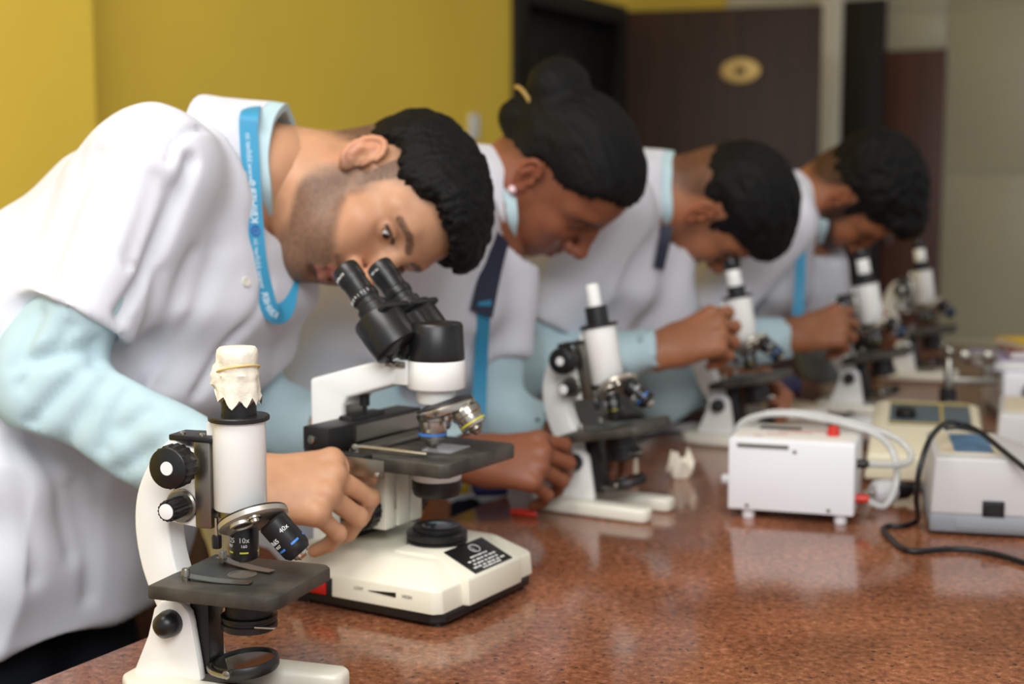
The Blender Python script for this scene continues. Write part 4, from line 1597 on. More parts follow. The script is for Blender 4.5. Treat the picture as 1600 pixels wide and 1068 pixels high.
def student(sp):
    near = sp.get('near', False)
    rnd = sp['seed']
    off = np.asarray(sp['nb']) - NB0
    Q = {k_: v + off for k_, v in TP.items()}
    if 'dip' in sp:
        for k_ in ('rs', 'ls'):
            Q[k_] = Q[k_] + V3(0, 0, sp['dip'])
    for k_, w_ in (('hc', 1), ('mid', .6), ('chest', .25)):
        Q[k_] = Q[k_] - FV * sp.get('hipback', 0) * w_
    nb = np.asarray(sp['nb'])
    o, Rm = np.asarray(sp['o']), np.asarray(sp['R'])
    ax = unit(V3(.975, -.10, -.02))
    re, rw, le, lw = sp['re'], sp['rw'], sp['le'], sp['lw']
    hl = HAIRLINE[sp['hair']]
    sp['fadeline'] = hl
    if sp['hair'] == 'short':
        hl = (hl[0], [-.026, -.03, -.024, .0, .032, .046, .048, .046, .042, .040, .046, .056, .074, .079, .064])
    sp['hairline'] = hl
    # ---- body: head and neck, trunk and legs, forearms and hands in one mesh
    parts = []
    V, F, C = make_head(.0022 if near else .0028, Rm.T @ (nb - ax * .05 - o), sp)
    parts.append((V @ Rm.T + o, F, C))
    ground = Q['hc'].copy()
    ground[2] = 0
    feet = [ground + LV * s_ * .10 + FV * .06 for s_ in (-1, 1)]
    t = Sdf(np.minimum(ground - V3(.3, .3, 0), nb - V3(.3, .45, 2)) * V3(1, 1, 0) + V3(0, 0, .0), np.maximum(nb, ground + V3(.3, .4, 0)) + V3(.2, .3, .2), .016)
    t.chain([Q['hc'], Q['mid'], Q['chest'], Q['upper'], nb], [.10, .095, .095, .06, .05], k=.04, e=LV, sq=.72)
    for s_, sh, el in ((-1, Q['rs'], re), (1, Q['ls'], le)):
        t.cap(Q['upper'], sh, .05, .045, k=.04)
        t.cap(sh, el, .044, .036, k=.03)
        hip = Q['hc'] + LV * s_ * .08
        ft = feet[0 if s_ < 0 else 1]
        knee = hip * .5 + ft * .5 + FV * .05
        t.chain([hip, knee, ft + V3(0, 0, .08)], [.075, .05, .036], k=.03)
        t.cap(ft + V3(0, 0, .045), ft + FV * .14 + V3(0, 0, .04), .036, .034, k=.03)
    V, F = t.mesh()
    parts.append((V, F, skin_of(V, sp['skin'])))
    hv = []
    for side, W, E, hp in ((1, rw, re, sp['rh']), (-1, lw, le, sp['lh'])):
        hp = dict(hp)
        V, F = make_hand(.0021 if near else .0028, W, hp.pop('D'), hp.pop('N'), side, arm=W + (E - W) * .32, **hp)
        parts.append((V, F, skin_of(V, sp['skin'], rnd + side)))
    V, F, C = join_meshes(parts)
    body = mesh_obj('person', V, F, 'skin', None, C)
    tag(body, sp['label'], 'person', 'students leaning over their microscopes along the bench')
    # ---- eyes
    for y in (-1, 1):
        E = Matrix(((Rm[0, 0], Rm[0, 1], Rm[0, 2], 0), (Rm[1, 0], Rm[1, 1], Rm[1, 2], 0), (Rm[2, 0], Rm[2, 1], Rm[2, 2], 0), (0, 0, 0, 1)))
        Mx = T(*(o + Rm @ V3(.0762, y * .0320, .0098))) @ E @ RY(90 + sp.get('gaze', 12)) @ Matrix.Rotation(R(sp.get('gaze_side', 0)), 4, 'X')
        eye = Bm().ball((0, 0, 0), .0119, Mx, 10).link('eye', 'eye_white', body)
        a0 = [(.0121 * math.sin(R(a)), .0121 * math.cos(R(a))) for a in range(28, 2, -5)]
        Bm().lathe([(.0002 if False else r, z) for r, z in a0] + [(.0004, .01213)], Mx, 20).link('iris', 'iris', eye)
    # ---- hair
    V, F = make_hair(.0026 if near else .0034, sp)
    hair = mesh_obj('hair', V @ Rm.T + o, F, 'hair', body)
    if sp['hair'] == 'bun':
        cl = Bm()
        cl.tube([Vector(o + Rm @ V3(-.100 + .028 * math.cos(R(a)), -.040 - .004 * math.sin(R(a)), .028 + .012 * math.sin(R(a)))) for a in range(0, 181, 20)], .0032, 8)
        cl.link('hair_clip', 'brass', hair)
        Bm().ball(o + Rm @ V3(.0, -.0875, -.025), .0062, None, 8).link('earring', 'earring', body)
        Bm().ball(o + Rm @ V3(.0, .0875, -.025), .0062, None, 8).link('earring', 'earring', body)
    # ---- lab coat
    h = .005 if near else .0085
    pts = [Q['hc'], Q['mid'], Q['chest'], Q['upper'], re, le, nb]
    lo = np.min(pts, 0) - V3(.24, .24, 0)
    lo[2] = .74
    hi = np.max(pts, 0) + V3(.2, .22, .2)
    c = Sdf(lo, hi, h)
    c.chain([Q['hc'], Q['mid'], Q['chest'], Q['upper'], nb - ax * .05], [.128, .124, .106, .074, .058], k=.035, e=LV, sq=.74)
    hang = Q['hc'] + FV * .02
    c.cap(Q['hc'], V3(hang[0], hang[1], .70), .112, .112, k=.05, e=LV, sq=.78)
    q = sp['flap']
    c.chain([np.asarray(p) + off - FV * sp.get('hipback', 0) * w_ for p, w_ in zip(q, (.15, .2, .4, .7, 1))], [.030, .030, .022, .014, .007], k=.03, e=LV, sq=.26)
    for sh, el in ((Q['rs'], re), (Q['ls'], le)):
        c.cap(Q['upper'], sh, .058, .062, k=.04)
        hem = sh + (el - sh) * sp.get('sleeve', .72)
        n_ = unit(el - sh)
        # the sleeve, cut square at its hem
        a_, b_ = sh, hem + n_ * .05
        m = .14
        sl, x, y, z = c.blk(np.minimum(a_, b_) - m, np.maximum(a_, b_) + m)
        px, py, pz = x - a_[0], y - a_[1], z - a_[2]
        v = b_ - a_
        tt = np.clip((px * v[0] + py * v[1] + pz * v[2]) / (v @ v), 0, 1)
        d = np.sqrt((px - v[0] * tt) ** 2 + (py - v[1] * tt) ** 2 + (pz - v[2] * tt) ** 2) - (.069 - .008 * tt)
        d = np.maximum(d, (x - hem[0]) * n_[0] + (y - hem[1]) * n_[1] + (z - hem[2]) * n_[2])
        c.op(sl, d.astype(np.float32), .022, 'u')
    if 'panel' in sp:
        c.chain(sp['panel'], [.046, .042, .044], k=.04, e=LV, sq=.3)
    c.plane((0, 0, .80 + off[2]), (0, 0, -1))
    c.cap(nb + ax * .12, nb - ax * .062, .058, .048, k=.012, mode='s')
    # the neck opening: cut square where the collar sits
    sl, x, y, z = c.blk(nb - .16, nb + .2)
    px, py, pz = x - nb[0], y - nb[1], z - nb[2]
    tt = px * ax[0] + py * ax[1] + pz * ax[2]
    rad = np.sqrt(np.maximum(px ** 2 + py ** 2 + pz ** 2 - tt ** 2, 1e-8))
    c.op(sl, np.maximum(rad - .094, -(tt + .046)).astype(np.float32), .008, 's')
    V, F = c.mesh()
    V = cloth(V, F, .010, 9, rnd, axis=(TP['chest'] - TP['hc']), it=2 if near else 1)
    if near:
        N = normals(V, F)
        tree = BVHTree.FromPolygons([Vector(p) for p in V], [tuple(f) for f in F.tolist()])
        for line, w, dp in sp.get('creases', []):
            P3 = [on_surface(tree, x, y, 0)[0] for x, y in line]
            dd = seg_dist(V, P3)
            V = V - N * (dp * np.exp(-(dd / w) ** 2))[:, None]
    coat = mesh_obj('lab_coat', V, F, 'coat', body)
    axc = ax
    back = V3(0, .05, 1) - FV * .25
    cc = collar('coat_collar', nb - ax * .040, axc, back, [(.060, -.016), (.068, .010), (.072, .026), (.0775, .028), (.094, .012), (.130, -.034)], 152, 'coat', coat, tip=.012)
    # ---- shirt: collar and long sleeves
    for sh, el, W in ((Q['rs'], re, rw), (Q['ls'], le, lw)):
        s = Sdf(np.min([sh, el, W], 0) - .1, np.max([sh, el, W], 0) + .1, .0055 if near else .008)
        cuff = W + (el - W) * sp.get('cuff', .05)
        s.cap(sh + (el - sh) * .64, el, .046, .048, k=.02)
        a_, b_ = el, cuff
        n_ = unit(b_ - a_)
        b2 = b_ + n_ * .04
        m = .12
        sl, x, y, z = s.blk(np.minimum(a_, b2) - m, np.maximum(a_, b2) + m)
        px, py, pz = x - a_[0], y - a_[1], z - a_[2]
        v = b2 - a_
        tt = np.clip((px * v[0] + py * v[1] + pz * v[2]) / (v @ v), 0, 1)
        d = np.sqrt((px - v[0] * tt) ** 2 + (py - v[1] * tt) ** 2 + (pz - v[2] * tt) ** 2) - (.049 - .012 * tt)
        d = np.maximum(d, (x - b_[0]) * n_[0] + (y - b_[1]) * n_[1] + (z - b_[2]) * n_[2])
        s.op(sl, d.astype(np.float32), .022, 'u')
        s.cap(b_ + n_ * .05, b_ - n_ * .012, .030, .030, k=.004, mode='s')
        V, F = s.mesh()
        V = cloth(V, F, .0105 if near else .0075, 15, rnd + 9, axis=unit(W - sh) if near else None, it=1)
        if near and sh is Q['rs']:
            N = normals(V, F)
            tree = BVHTree.FromPolygons([Vector(p) for p in V], [tuple(f) for f in F.tolist()])
            for line, w, dp in sp.get('shirt_creases', []):
                P3 = [on_surface(tree, x, y, 0)[0] for x, y in line]
                dd = seg_dist(V, P3)
                V = V - N * (dp * np.exp(-(dd / w) ** 2))[:, None]
        mesh_obj('shirt_sleeve', V, F, 'shirt', body)
    collar('shirt_collar', nb - ax * .034, axc, back, [(.057, -.012), (.0625, .016), (.0655, .040), (.069, .041), (.0715, .026), (.075, .0)], 158, 'shirt', body, tip=.016)
    # ---- trousers and shoes
    tr = Sdf(ground - V3(.32, .34, 0), ground + V3(.36, .34, 1.0), .012)
    tr.cap(Q['hc'] - LV * .035 - V3(0, 0, .12), Q['hc'] + LV * .035 - V3(0, 0, .12), .076, k=.03)
    for s_, ft in zip((-1, 1), feet):
        hip = Q['hc'] + LV * s_ * .060 + FV * .02 - V3(0, 0, .09)
        knee = hip * .5 + ft * .5 + FV * .07
        tr.chain([hip, knee, ft + V3(0, 0, .05)], [.076, .070, .062], k=.03)
    tr.plane((0, 0, .035), (0, 0, -1))
    tr.plane((0, 0, .84 + off[2]), (0, 0, 1))
    V, F = tr.mesh()
    mesh_obj('trousers', cloth(V, F, .006, 9, rnd + 4, axis=(0, 0, 1)), F, 'trousers', body)
    for ft in feet:
        sh = Sdf(ft - V3(.2, .2, .02), ft + V3(.25, .25, .14), .008)
        sh.cap(ft + V3(0, 0, .05), ft + FV * .16 + V3(0, 0, .036), .044, .042, k=.02)
        sh.cap(ft + V3(0, 0, .04), ft - FV * .03 + V3(0, 0, .045), .043, .042, k=.02)
        sh.plane((0, 0, .002), (0, 0, -1))
        V, F = sh.mesh()
        mesh_obj('shoe', V, F, 'shoe', body)
    return body, coat, cc


FLAP = [at(384, 412, 1.635), at(376, 470, 1.63), at(330, 590, 1.63), at(256, 720, 1.65), at(222, 915, 1.68)]
s1 = dict(
    near=True, seed=11, panel=[at(120, 740, 1.58), at(108, 860, 1.58), at(100, 1020, 1.58)], nb=NB0, o=(-.166, 1.700, 1.268), R=[[.2165, .1099, .9701], [-.6385, .7677, .0555], [-.7386, -.6314, .2364]],
    re=at(72, 592, 1.455), rw=at(374, 761, 1.416), le=at(368, 640, 1.79), lw=at(515, 672, 1.74),
    rh=dict(D=(.95, .05, -.02), N=(.12, -.66, .74), curls=[(40, 58, 22), (46, 60, 24), (52, 60, 26), (58, 56, 26)], thumb=(.8, .25, -.6), size=1.02, spread=2),
    lh=dict(D=(.72, -.64, .05), N=(.1, .2, .97), curl=(25, 35, 20)),
    slim=.94, skin=(193, 144, 110), lips=(168, 98, 86), stubble=1.0, fade=.9, hair='short', flap=FLAP, ear=.010, gaze=18,
    label='nearest student, short black hair, white lab coat and blue printed lanyard, at the binocular microscope',
    creases=[([(316, 200), (290, 207), (270, 225), (264, 250)], .005, .004), ([(300, 250), (278, 310), (256, 365), (244, 395), (222, 440), (190, 490), (165, 525)], .008, .013),
             ([(244, 395), (262, 340), (268, 300)], .012, .008), ([(215, 194), (260, 205), (325, 205)], .0035, .0025), ([(200, 415), (244, 412)], .0035, .003),
             ([(240, 280), (225, 340), (205, 400)], .012, .006), ([(120, 250), (90, 350), (60, 420)], .02, .006), ([(215, 230), (165, 360), (115, 460)], .016, .007),
             ([(150, 240), (110, 330), (70, 440)], .012, .005), ([(340, 390), (300, 500), (255, 600)], .014, .007), ([(420, 440), (370, 525), (310, 615)], .009, .008),
             ([(250, 430), (225, 520), (205, 600)], .014, .006), ([(300, 400), (270, 490), (240, 560)], .012, .005),
             ([(0, 660), (70, 690), (150, 740)], .012, .007), ([(60, 690), (100, 770), (115, 860)], .014, .007), ([(20, 690), (45, 780), (55, 900)], .014, .006), ([(120, 760), (140, 850), (140, 930)], .012, .006)],
    shirt_creases=[([(152, 542), (100, 552), (45, 560)], .009, .011), ([(155, 562), (105, 600), (50, 660)], .008, .009), ([(170, 590), (135, 640), (100, 690)], .010, .007),
                   ([(235, 640), (190, 672), (140, 720)], .010, .007), ([(200, 610), (175, 650), (160, 700)], .008, .006), ([(290, 670), (240, 700), (190, 735)], .009, .006),
                   ([(60, 490), (40, 530), (20, 570)], .010, .006), ([(110, 510), (90, 540), (30, 600)], .008, .006)])
body1, coat1, col1 = student(s1)

s2 = dict(seed=23, nb=at(806, 312, 2.075), o=(.0662, 2.065, 1.3021), R=[[.4559, .5516, .6985], [-.1465, .8206, -.5524], [-.8779, .1496, .4549]],
          re=at(545, 655, 1.915), rw=at(738, 718, 1.815), le=at(762, 650, 2.07), lw=at(862, 680, 2.04),
          rh=dict(D=(.93, .12, -.05), N=(.1, -.75, .6), curls=[(30, 45, 25), (36, 48, 25), (42, 50, 28), (48, 48, 28)], thumb=(.8, .3, -.5), size=.98),
          lh=dict(D=(.8, -.5, .0), N=(.1, .3, .95), curl=(35, 45, 25), size=.95),
          skin=(138, 84, 58), lips=(128, 62, 54), stubble=0, fade=.6, hair='bun', flap=FLAP, gaze=22, slim=.97,
          label='student with black hair in a bun and a pink earring, second along the bench')
s3 = dict(seed=37, nb=at(1042, 305, 2.43), hipback=.08, o=(.347, 2.4247, 1.2563), R=[[.291, .4657, .8357], [.1588, .8379, -.5222], [-.9435, .2846, .1699]],
          re=at(800, 575, 2.27), rw=at(1040, 545, 2.235), le=at(1035, 618, 2.48), lw=at(1116, 592, 2.50),
          rh=dict(D=(.86, .1, .30), N=(-.2, -.8, .5), curls=[(40, 65, 40), (50, 65, 40), (58, 65, 40), (62, 62, 40)], thumb=(.8, .3, -.5)),
          lh=dict(D=(.9, -.2, .0), N=(.1, .3, .95), curl=(45, 50, 30)),
          skin=(160, 104, 72), lips=(140, 80, 68), stubble=.25, fade=.8, hair='straight', flap=FLAP, gaze=20,
          label='third student along the bench, smooth black hair and no lanyard, hand raised')
s4 = dict(seed=51, nb=at(1280, 330, 2.79), hipback=.2, o=(.6558, 2.7654, 1.271), R=[[.3685, .5351, .7602], [.0272, .8112, -.5841], [-.9292, .236, .2843]],
          re=at(1050, 560, 2.58), rw=at(1240, 524, 2.60), le=at(1290, 560, 2.95), lw=at(1290, 490, 2.84),
          rh=dict(D=(.9, .1, .18), N=(-.1, -.8, .5), curls=[(40, 60, 35), (48, 60, 35), (55, 60, 35), (60, 58, 35)], thumb=(.8, .3, -.5)),
          lh=dict(D=(.9, -.4, .1), N=(.1, -.2, .95), curl=(40, 50, 30)),
          skin=(150, 96, 64), lips=(130, 76, 64), stubble=1.4, fade=1.0, hair='fluffy', flap=FLAP, gaze=20,
          label='farthest student, bushy black hair and full dark beard, blue lanyard hanging from his neck')
body2, coat2, col2 = student(s2)
body3, coat3, col3 = student(s3)
body4, coat4, col4 = student(s4)

# ---- lanyards, ties, buttons
cam_n = lambda n, px, py: unit(np.asarray(n) * .5 - unit(at(px, py, 1.0) - CAM) * .5)
tree = bvh_of(coat1, col1)
pts, nr = [], []
for px, py in ((388, 200), (389, 232), (391, 265), (394, 300), (397, 335), (399, 368), (401, 400), (405, 432), (411, 460), (421, 482)):
    p, n = on_surface(tree, px, py, .004, 1.6)
    pts.append(p)
    nr.append(cam_n(n, px, py))
for i in range(2):
    for k_ in range(1, len(pts) - 1):
        pts[k_] = pts[k_] * .4 + (pts[k_ - 1] + pts[k_ + 1]) * .3
        nr[k_] = nr[k_] * .4 + (nr[k_ - 1] + nr[k_ + 1]) * .3
pre = [at(418, 215, 1.755), at(404, 180, 1.71), at(396, 166, 1.655), at(390, 178, 1.605)]
pren = [V3(0, .7, .7), V3(0, .4, .9), V3(0, 0, 1), V3(0, -.6, .8)]
dl = pts[-1] @ FWD - CAM @ FWD
post = [at(436, 492, dl + .012), at(447, 478, dl + .03), at(453, 445, dl + .05), at(459, 410, dl + .07), at(463, 385, dl + .085)]
postn = [V3(.2, -.9, -.1), V3(.4, -.85, 0), V3(.5, -.8, .1), V3(.5, -.8, .1), V3(.5, -.8, .1)]
lan, fr = ribbon('lanyard', pre + pts + post, pren + nr + postn, .021, 'lanyard', body1)


def arc_at(fr, px, py):
    # arc length of the ribbon point nearest to a measured position
    best, q = 9e9, 0
    for f in fr:
        r_ = f[1] - CAM
        d = r_ @ FWD
        e = (800 + FPX * r_[0] / d - px) ** 2 + (534 - FPX * (r_ @ UPV) / d - py) ** 2
        if e < best:
            best, q = e, f[0]
    return q


for s_, size, px, py, bold in (('www.kbiher.in', .0095, 392, 245, False), ('KBIHER', .0125, 397, 322, True), ('www.kbiher.in', .0095, 401, 415, False), ('KBIHER', .0105, 419, 476, True)):
    on_ribbon('lettering', s_, size, arc_at(fr, px, py), fr, 'lanyard_print', lan, flip=-1, bold=bold, shift=.001)
vs = [(.0042 * math.cos(R(a)) * r, .0042 * math.sin(R(a)) * r, 0) for a in range(0, 360, 30) for r in (1,)]
for q0, mt in ((arc_at(fr, 400, 362), 'emblem'), (arc_at(fr, 394, 289), 'lanyard_print')):
    f = min(fr, key=lambda t: abs(t[0] - q0))
    Mx = Matrix(((f[2][0], f[3][0], f[4][0], f[1][0]), (f[2][1], f[3][1], f[4][1], f[1][1]), (f[2][2], f[3][2], f[4][2], f[1][2]), (0, 0, 0, 1)))
    b = Bm()
    rr = .0052 if mt == 'emblem' else .003
    b.tube([(rr * math.cos(R(a)), rr * math.sin(R(a)), .0016) for a in range(0, 360, 30)], .0009, 5, Mx, closed=True)
    b.box(-rr * .5, rr * .5, -.0006, .0006, .0012, .0018, Mx)
    b.box(-.0006, .0006, -rr * .5, rr * .5, .0012, .0018, Mx)
    b.link('emblem', mt, lan)
for px, py in ((384, 440), (360, 545)):
    p, n = on_surface(tree, px, py, 0, 1.6)
    q = Vector(n).to_track_quat('Z', 'Y').to_matrix().to_4x4()
    Bm().lathe([(.0055, 0), (.0058, .0015), (.005, .0025), (.0035, .0022), (.0003, .002)], T(*p) @ q, 18).link('button', 'button', coat1)


def strap(name, trees, pix, width, material, parent, fb, lift=.006, hang=0):
    pts, nr = [], []
    for px, py in pix:
        p, n = on_surface(trees, px, py, .010, fb)
        pts.append(p)
        nr.append(cam_n(n, px, py))
    for i in range(3):
        for k_ in range(1, len(pts) - 1):
            pts[k_] = pts[k_] * .4 + (pts[k_ - 1] + pts[k_ + 1]) * .3
            nr[k_] = nr[k_] * .4 + (nr[k_ - 1] + nr[k_ + 1]) * .3
    if hang:
        dm = min((p - CAM) @ FWD for p in pts[hang:])
        pts = [p if i < hang else CAM + (p - CAM) * dm / ((p - CAM) @ FWD) for i, p in enumerate(pts)]
    pts = [p - unit(p - CAM) * lift for p in pts]
    return ribbon(name, pts, nr, width, material, parent)


t2 = bvh_of(coat2, col2)
strap('tie', t2, [(783, 368), (772, 398), (762, 430), (757, 460), (752, 490)], .034, 'tie', body2, 2.0)
strap('lanyard', t2, [(757, 470), (755, 500), (753, 530), (751, 560), (749, 600), (748, 650)], .020, 'lanyard', body2, 1.98, .010)
t3 = bvh_of(coat3, col3)
strap('tie', t3, [(1043, 352), (1039, 375), (1034, 398), (1029, 420)], .020, 'tie', body3, 2.36)
t4 = bvh_of(coat4, col4)
strap('lanyard', t4, [(1247, 282), (1250, 310), (1253, 345), (1253, 380), (1252, 420), (1249, 460), (1247, 500)], .02, 'lanyard', body4, 2.7, .010, 1)

# ------------------------------------------------------------------ instruments and small things on the bench
M['white_plastic'] = mat('white_plastic', (236, 237, 240), .35, var=.03, vscale=9)
M['grey_plastic'] = mat('grey_plastic', (142, 146, 152), .42)
M['pale_grey_plastic'] = mat('pale_grey_plastic', (206, 204, 204), .42, var=.04, vscale=9)
M['cream_case'] = mat('cream_case', (232, 224, 196), .4, var=.04, vscale=9)
M['panel_slate'] = mat('panel_slate', (84, 98, 108), .4)
M['panel_blue'] = mat('panel_blue', (84, 122, 158), .4)
M['panel_tan'] = mat('panel_tan', (216, 204, 178), .5)
M['panel_white'] = mat('panel_white', (228, 224, 216), .45)
M['yellow_line'] = mat('yellow_line', (190, 168, 84), .5)
M['red_plastic'] = mat('red_plastic', (206, 52, 40), .35)
M['red_print'] = mat('red_print', (190, 96, 88), .5)
M['hose'] = mat('hose', (232, 234, 232), .22, coat=.4)
M['hose'].node_tree.nodes['Principled BSDF'].inputs['Transmission Weight'].default_value = .45
M['cable'] = mat('cable', (20, 20, 21), .4)
M['paper'] = mat('paper', (226, 224, 220), .8, bump=.2, bscale=60)
M['beige_card'] = mat('beige_card', (190, 174, 142), .75, var=.08, vscale=20)
M['lavender'] = mat('lavender', (124, 126, 190), .6, var=.08, vscale=15)
M['navy_cloth'] = mat('navy_cloth', (34, 40, 92), .7, bump=.2, bscale=200)
M['yellow_card'] = mat('yellow_card', (206, 170, 50), .6)
M['black_card'] = mat('black_card', (24, 24, 26), .5)
M['violet_cover'] = mat('violet_cover', (150, 140, 176), .6)
M['maroon_cover'] = mat('maroon_cover', (120, 44, 52), .6)


def ob(px, py):
    return Vector(on_bench(px, py))


def seat(a, b):
    """Origin at bench point a, heading from a to b; returns heading and length."""
    v = b - a
    return math.atan2(v.y, v.x), v.length


# white box with hoses
A_, B_ = ob(1136, 808), ob(1334, 822)
hz, W_ = seat(A_, B_)
bx = empty('pump_box', A_, hz, 'white metal box with clear hoses looped over its top and a red connector', 'instrument')
DP = .125
Bm().box(0, W_, .003, DP, .012, .106).link('case', 'white_plastic', bx, bevel=.003)
fp = Bm().box(.001, W_ - .001, -.0015, .004, .013, .104).link('front_panel', 'white_plastic', bx, bevel=.0012)
for x, z in ((.026, .019), (W_ - .032, .019), (W_ * .53, .093)):
    Bm().lathe([(.0026, 0), (.0026, .0014), (.001, .002)], T(x, -.0015, z) @ RX(90), 12).link('screw', 'brushed_steel', fp)
Bm().box(.012, .078, -.004, .001, .0965, .1005).link('slot', 'brushed_steel', fp)
for x in (.026, W_ - .018):
    for y in (.012, DP - .015):
        Bm().lathe([(.0075, 0), (.0085, .002), (.0085, .0125)], T(x, y, 0), 16).link('rubber_foot', 'white_plastic', bx)
tp = Bm().box(.004, W_ - .004, .008, DP - .004, .1058, .1075).link('top_panel', 'panel_white', bx, bevel=.0005)
for k_ in range(4):
    Bm().box(.03 + .014 * k_, .042 + .03 * k_, .02 + .018 * k_, .024 + .018 * k_, .1074, .1079).link('printed_line', 'red_print', tp)
Bm().box(.03, .085, .075, .095, .1074, .1082).link('printed_block', 'black_card', tp)
kn = Bm().lathe([(.008, 0), (.0085, .004), (.007, .012), (.004, .0135)], T(W_ * .80, .05, .1074), 20).link('knob', 'red_plastic', bx)
Bm().lathe([(.006, 0), (.006, .012), (.004, .016)], T(W_ - .001, .03, .076) @ RY(90), 16).link('socket', 'black_plastic', bx)
Bm().lathe([(.006, 0), (.006, .012), (.004, .018)], T(W_ - .001, .022, .032) @ RY(90), 16).link('connector', 'red_plastic', bx)


def hose(pts, r, mt, name, parent=None, n=6):
    return Bm().tube(smooth_line([tuple(p) for p in pts], n), r, 10).link(name, mt, parent)


h1 = [(-.004, .09, .03), (-.010, .09, .07), (.004, .085, .112), (.05, .08, .128), (.12, .075, .124), (W_ + .02, .075, .108), (W_ + .045, .07, .08), (W_ + .048, .05, .045), (W_ + .035, .03, .022), (W_ + .012, .022, .032)]
h2 = [(.015, .105, .109), (.04, .10, .126), (.11, .098, .126), (W_ + .03, .095, .107), (W_ + .062, .085, .088), (W_ + .06, .06, .074), (W_ + .014, .03, .076)]
hose(h1, .0042, 'hose', 'hose', bx)
hose(h2, .0042, 'hose', 'hose', bx)
Bm().lathe([(.0075, 0), (.0075, .02), (.005, .022)], T(-.0005, .09, .032) @ RY(-90), 16).link('hose_nozzle', 'white_plastic', bx)

# flat cream instrument with a slate panel
A_, B_ = ob(1349, 757), ob(1546, 768)
hz, W_ = seat(A_, B_)
ci = empty('colorimeter', A_, hz, 'flat cream instrument with a dark slate top panel, behind the white hose box', 'instrument')
b = Bm()
b.loft([[(0, 0, .008), (W_, 0, .008), (W_, .36, .008), (0, .36, .008)], [(.004, .004, .045), (W_ - .004, .004, .045), (W_ - .004, .356, .07), (.004, .356, .07)],
        [(.02, .05, .060), (W_ - .02, .05, .060), (W_ - .02, .35, .074), (.02, .35, .074)]])
b.link('case', 'cream_case', ci, bevel=.005, bseg=3)
Bm().box(.01, W_ - .01, .01, .35, 0, .01).link('base_tray', 'black_plastic', ci, bevel=.002)
PT = T(0, .16, .0652) @ RX(math.degrees(math.atan2(.014, .30)))
pn = Bm().box(.03, W_ - .02, 0, .17, -.002, .002, PT).link('top_panel', 'panel_slate', ci, bevel=.001)
Bm().box(.03, W_ - .02, .0, .008, .002, .003, PT).link('panel_edge', 'yellow_line', pn)
Bm().box(.03, W_ - .02, .162, .17, .002, .003, PT).link('panel_edge', 'yellow_line', pn)
Bm().box(W_ * .62, W_ * .62 + .004, .008, .162, .002, .0028, PT).link('panel_line', 'yellow_line', pn)
Bm().lathe([(.016, .002), (.017, .006), (.015, .016), (.005, .018)], PT @ T(.055, .05, 0), 24).link('knob', 'black_plastic', ci)


def wedge(name, a, b, label, depth, hgt, w, blue):
    hz, _ = seat(a, b)
    e = empty(name, a, hz, label, 'instrument')
    b = Bm()
    b.prism([(0, .026), (w, .026), (w, hgt * .52), (w * .78, hgt * .52), (w * .30, hgt), (.004, hgt)], 0, depth)
    c = b.link('case', 'pale_grey_plastic', e, bevel=.004, bseg=3)
    Bm().box(-.001, w + .001, -.002, depth + .001, .004, .027).link('base_band', 'grey_plastic', e, bevel=.004)
    Bm().box(.03, w - .03, -.0035, 0, .009, .021).link('band_groove', 'grey_plastic', e, bevel=.001)
    sk = Bm().box(.062, .088, -.003, .004, .026, .046).link('socket', 'black_plastic', e, bevel=.001)
    Bm().box(.067, .083, -.0036, -.002, .031, .041).link('socket_insert', 'black_metal', sk)
    tpn = Bm().box(.012, w * .29, .03, depth - .02, hgt - .001, hgt + .001).link('top_label', 'panel_tan', e)
    Bm().box(.03, w * .26, .04, depth - .03, hgt + .001, hgt + .0016).link('label_field', blue, tpn)
    for x in (.02, w - .02):
        for y in (.02, depth - .02):
            Bm().lathe([(.008, 0), (.008, .006)], T(x, y, 0), 14).link('rubber_foot', 'black_plastic', e)
    return e


wedge('spectrophotometer', ob(1452, 834), ob(1600, 842), 'pale grey wedge-shaped instrument with a dark grey base band, nearest at the right', .20, .098, .30, 'panel_blue')
wedge('spectrophotometer', ob(1554, 748), ob(1650, 754), 'pale grey wedge-shaped instrument behind the front one, at the right edge', .2, .098, .30, 'panel_tan')

# white instrument with a round black knob, books on it
p = ob(1566, 655)
wi = empty('white_instrument', p, R(-8), 'white boxy instrument with a round black knob, under the books at the right edge', 'instrument')
Bm().box(0, .28, 0, .2, .006, .088).link('case', 'white_plastic', wi, bevel=.006, bseg=3)
Bm().box(.005, .275, .005, .195, 0, .007).link('base_tray', 'black_plastic', wi)
Bm().lathe([(.024, 0), (.026, .004), (.024, .018), (.02, .02)], T(.058, .0, .05) @ RX(90), 28).link('knob', 'black_plastic', wi)
z0 = ZT + .088
for (dx, dy, w, d, h, rz, mt, lb) in ((-.02, .02, .26, .17, .022, -4, 'violet_cover', 'violet-grey covered book, lowest on the white instrument'),
                                      (.02, .03, .22, .16, .014, -12, 'maroon_cover', 'thin maroon covered book between the violet and the yellow one'),
                                      (.05, .03, .2, .15, .012, 3, 'yellow_card', 'thin yellow covered book, topmost on the white instrument')):
    bk = empty('book', (p.x + dx, p.y + dy, z0), R(rz), lb, 'book', 'books stacked on the white instrument')
    Bm().box(.003, w - .003, .003, d - .002, .0015, h - .0015).link('pages', 'paper', bk)
    b = Bm()
    b.box(0, w, 0, d, 0, .0015)
    b.box(0, w, 0, d, h - .0015, h)
    b.box(0, w, d - .002, d, 0, h)
    b.link('cover', mt, bk, bevel=.0003)
    z0 += h + .0002

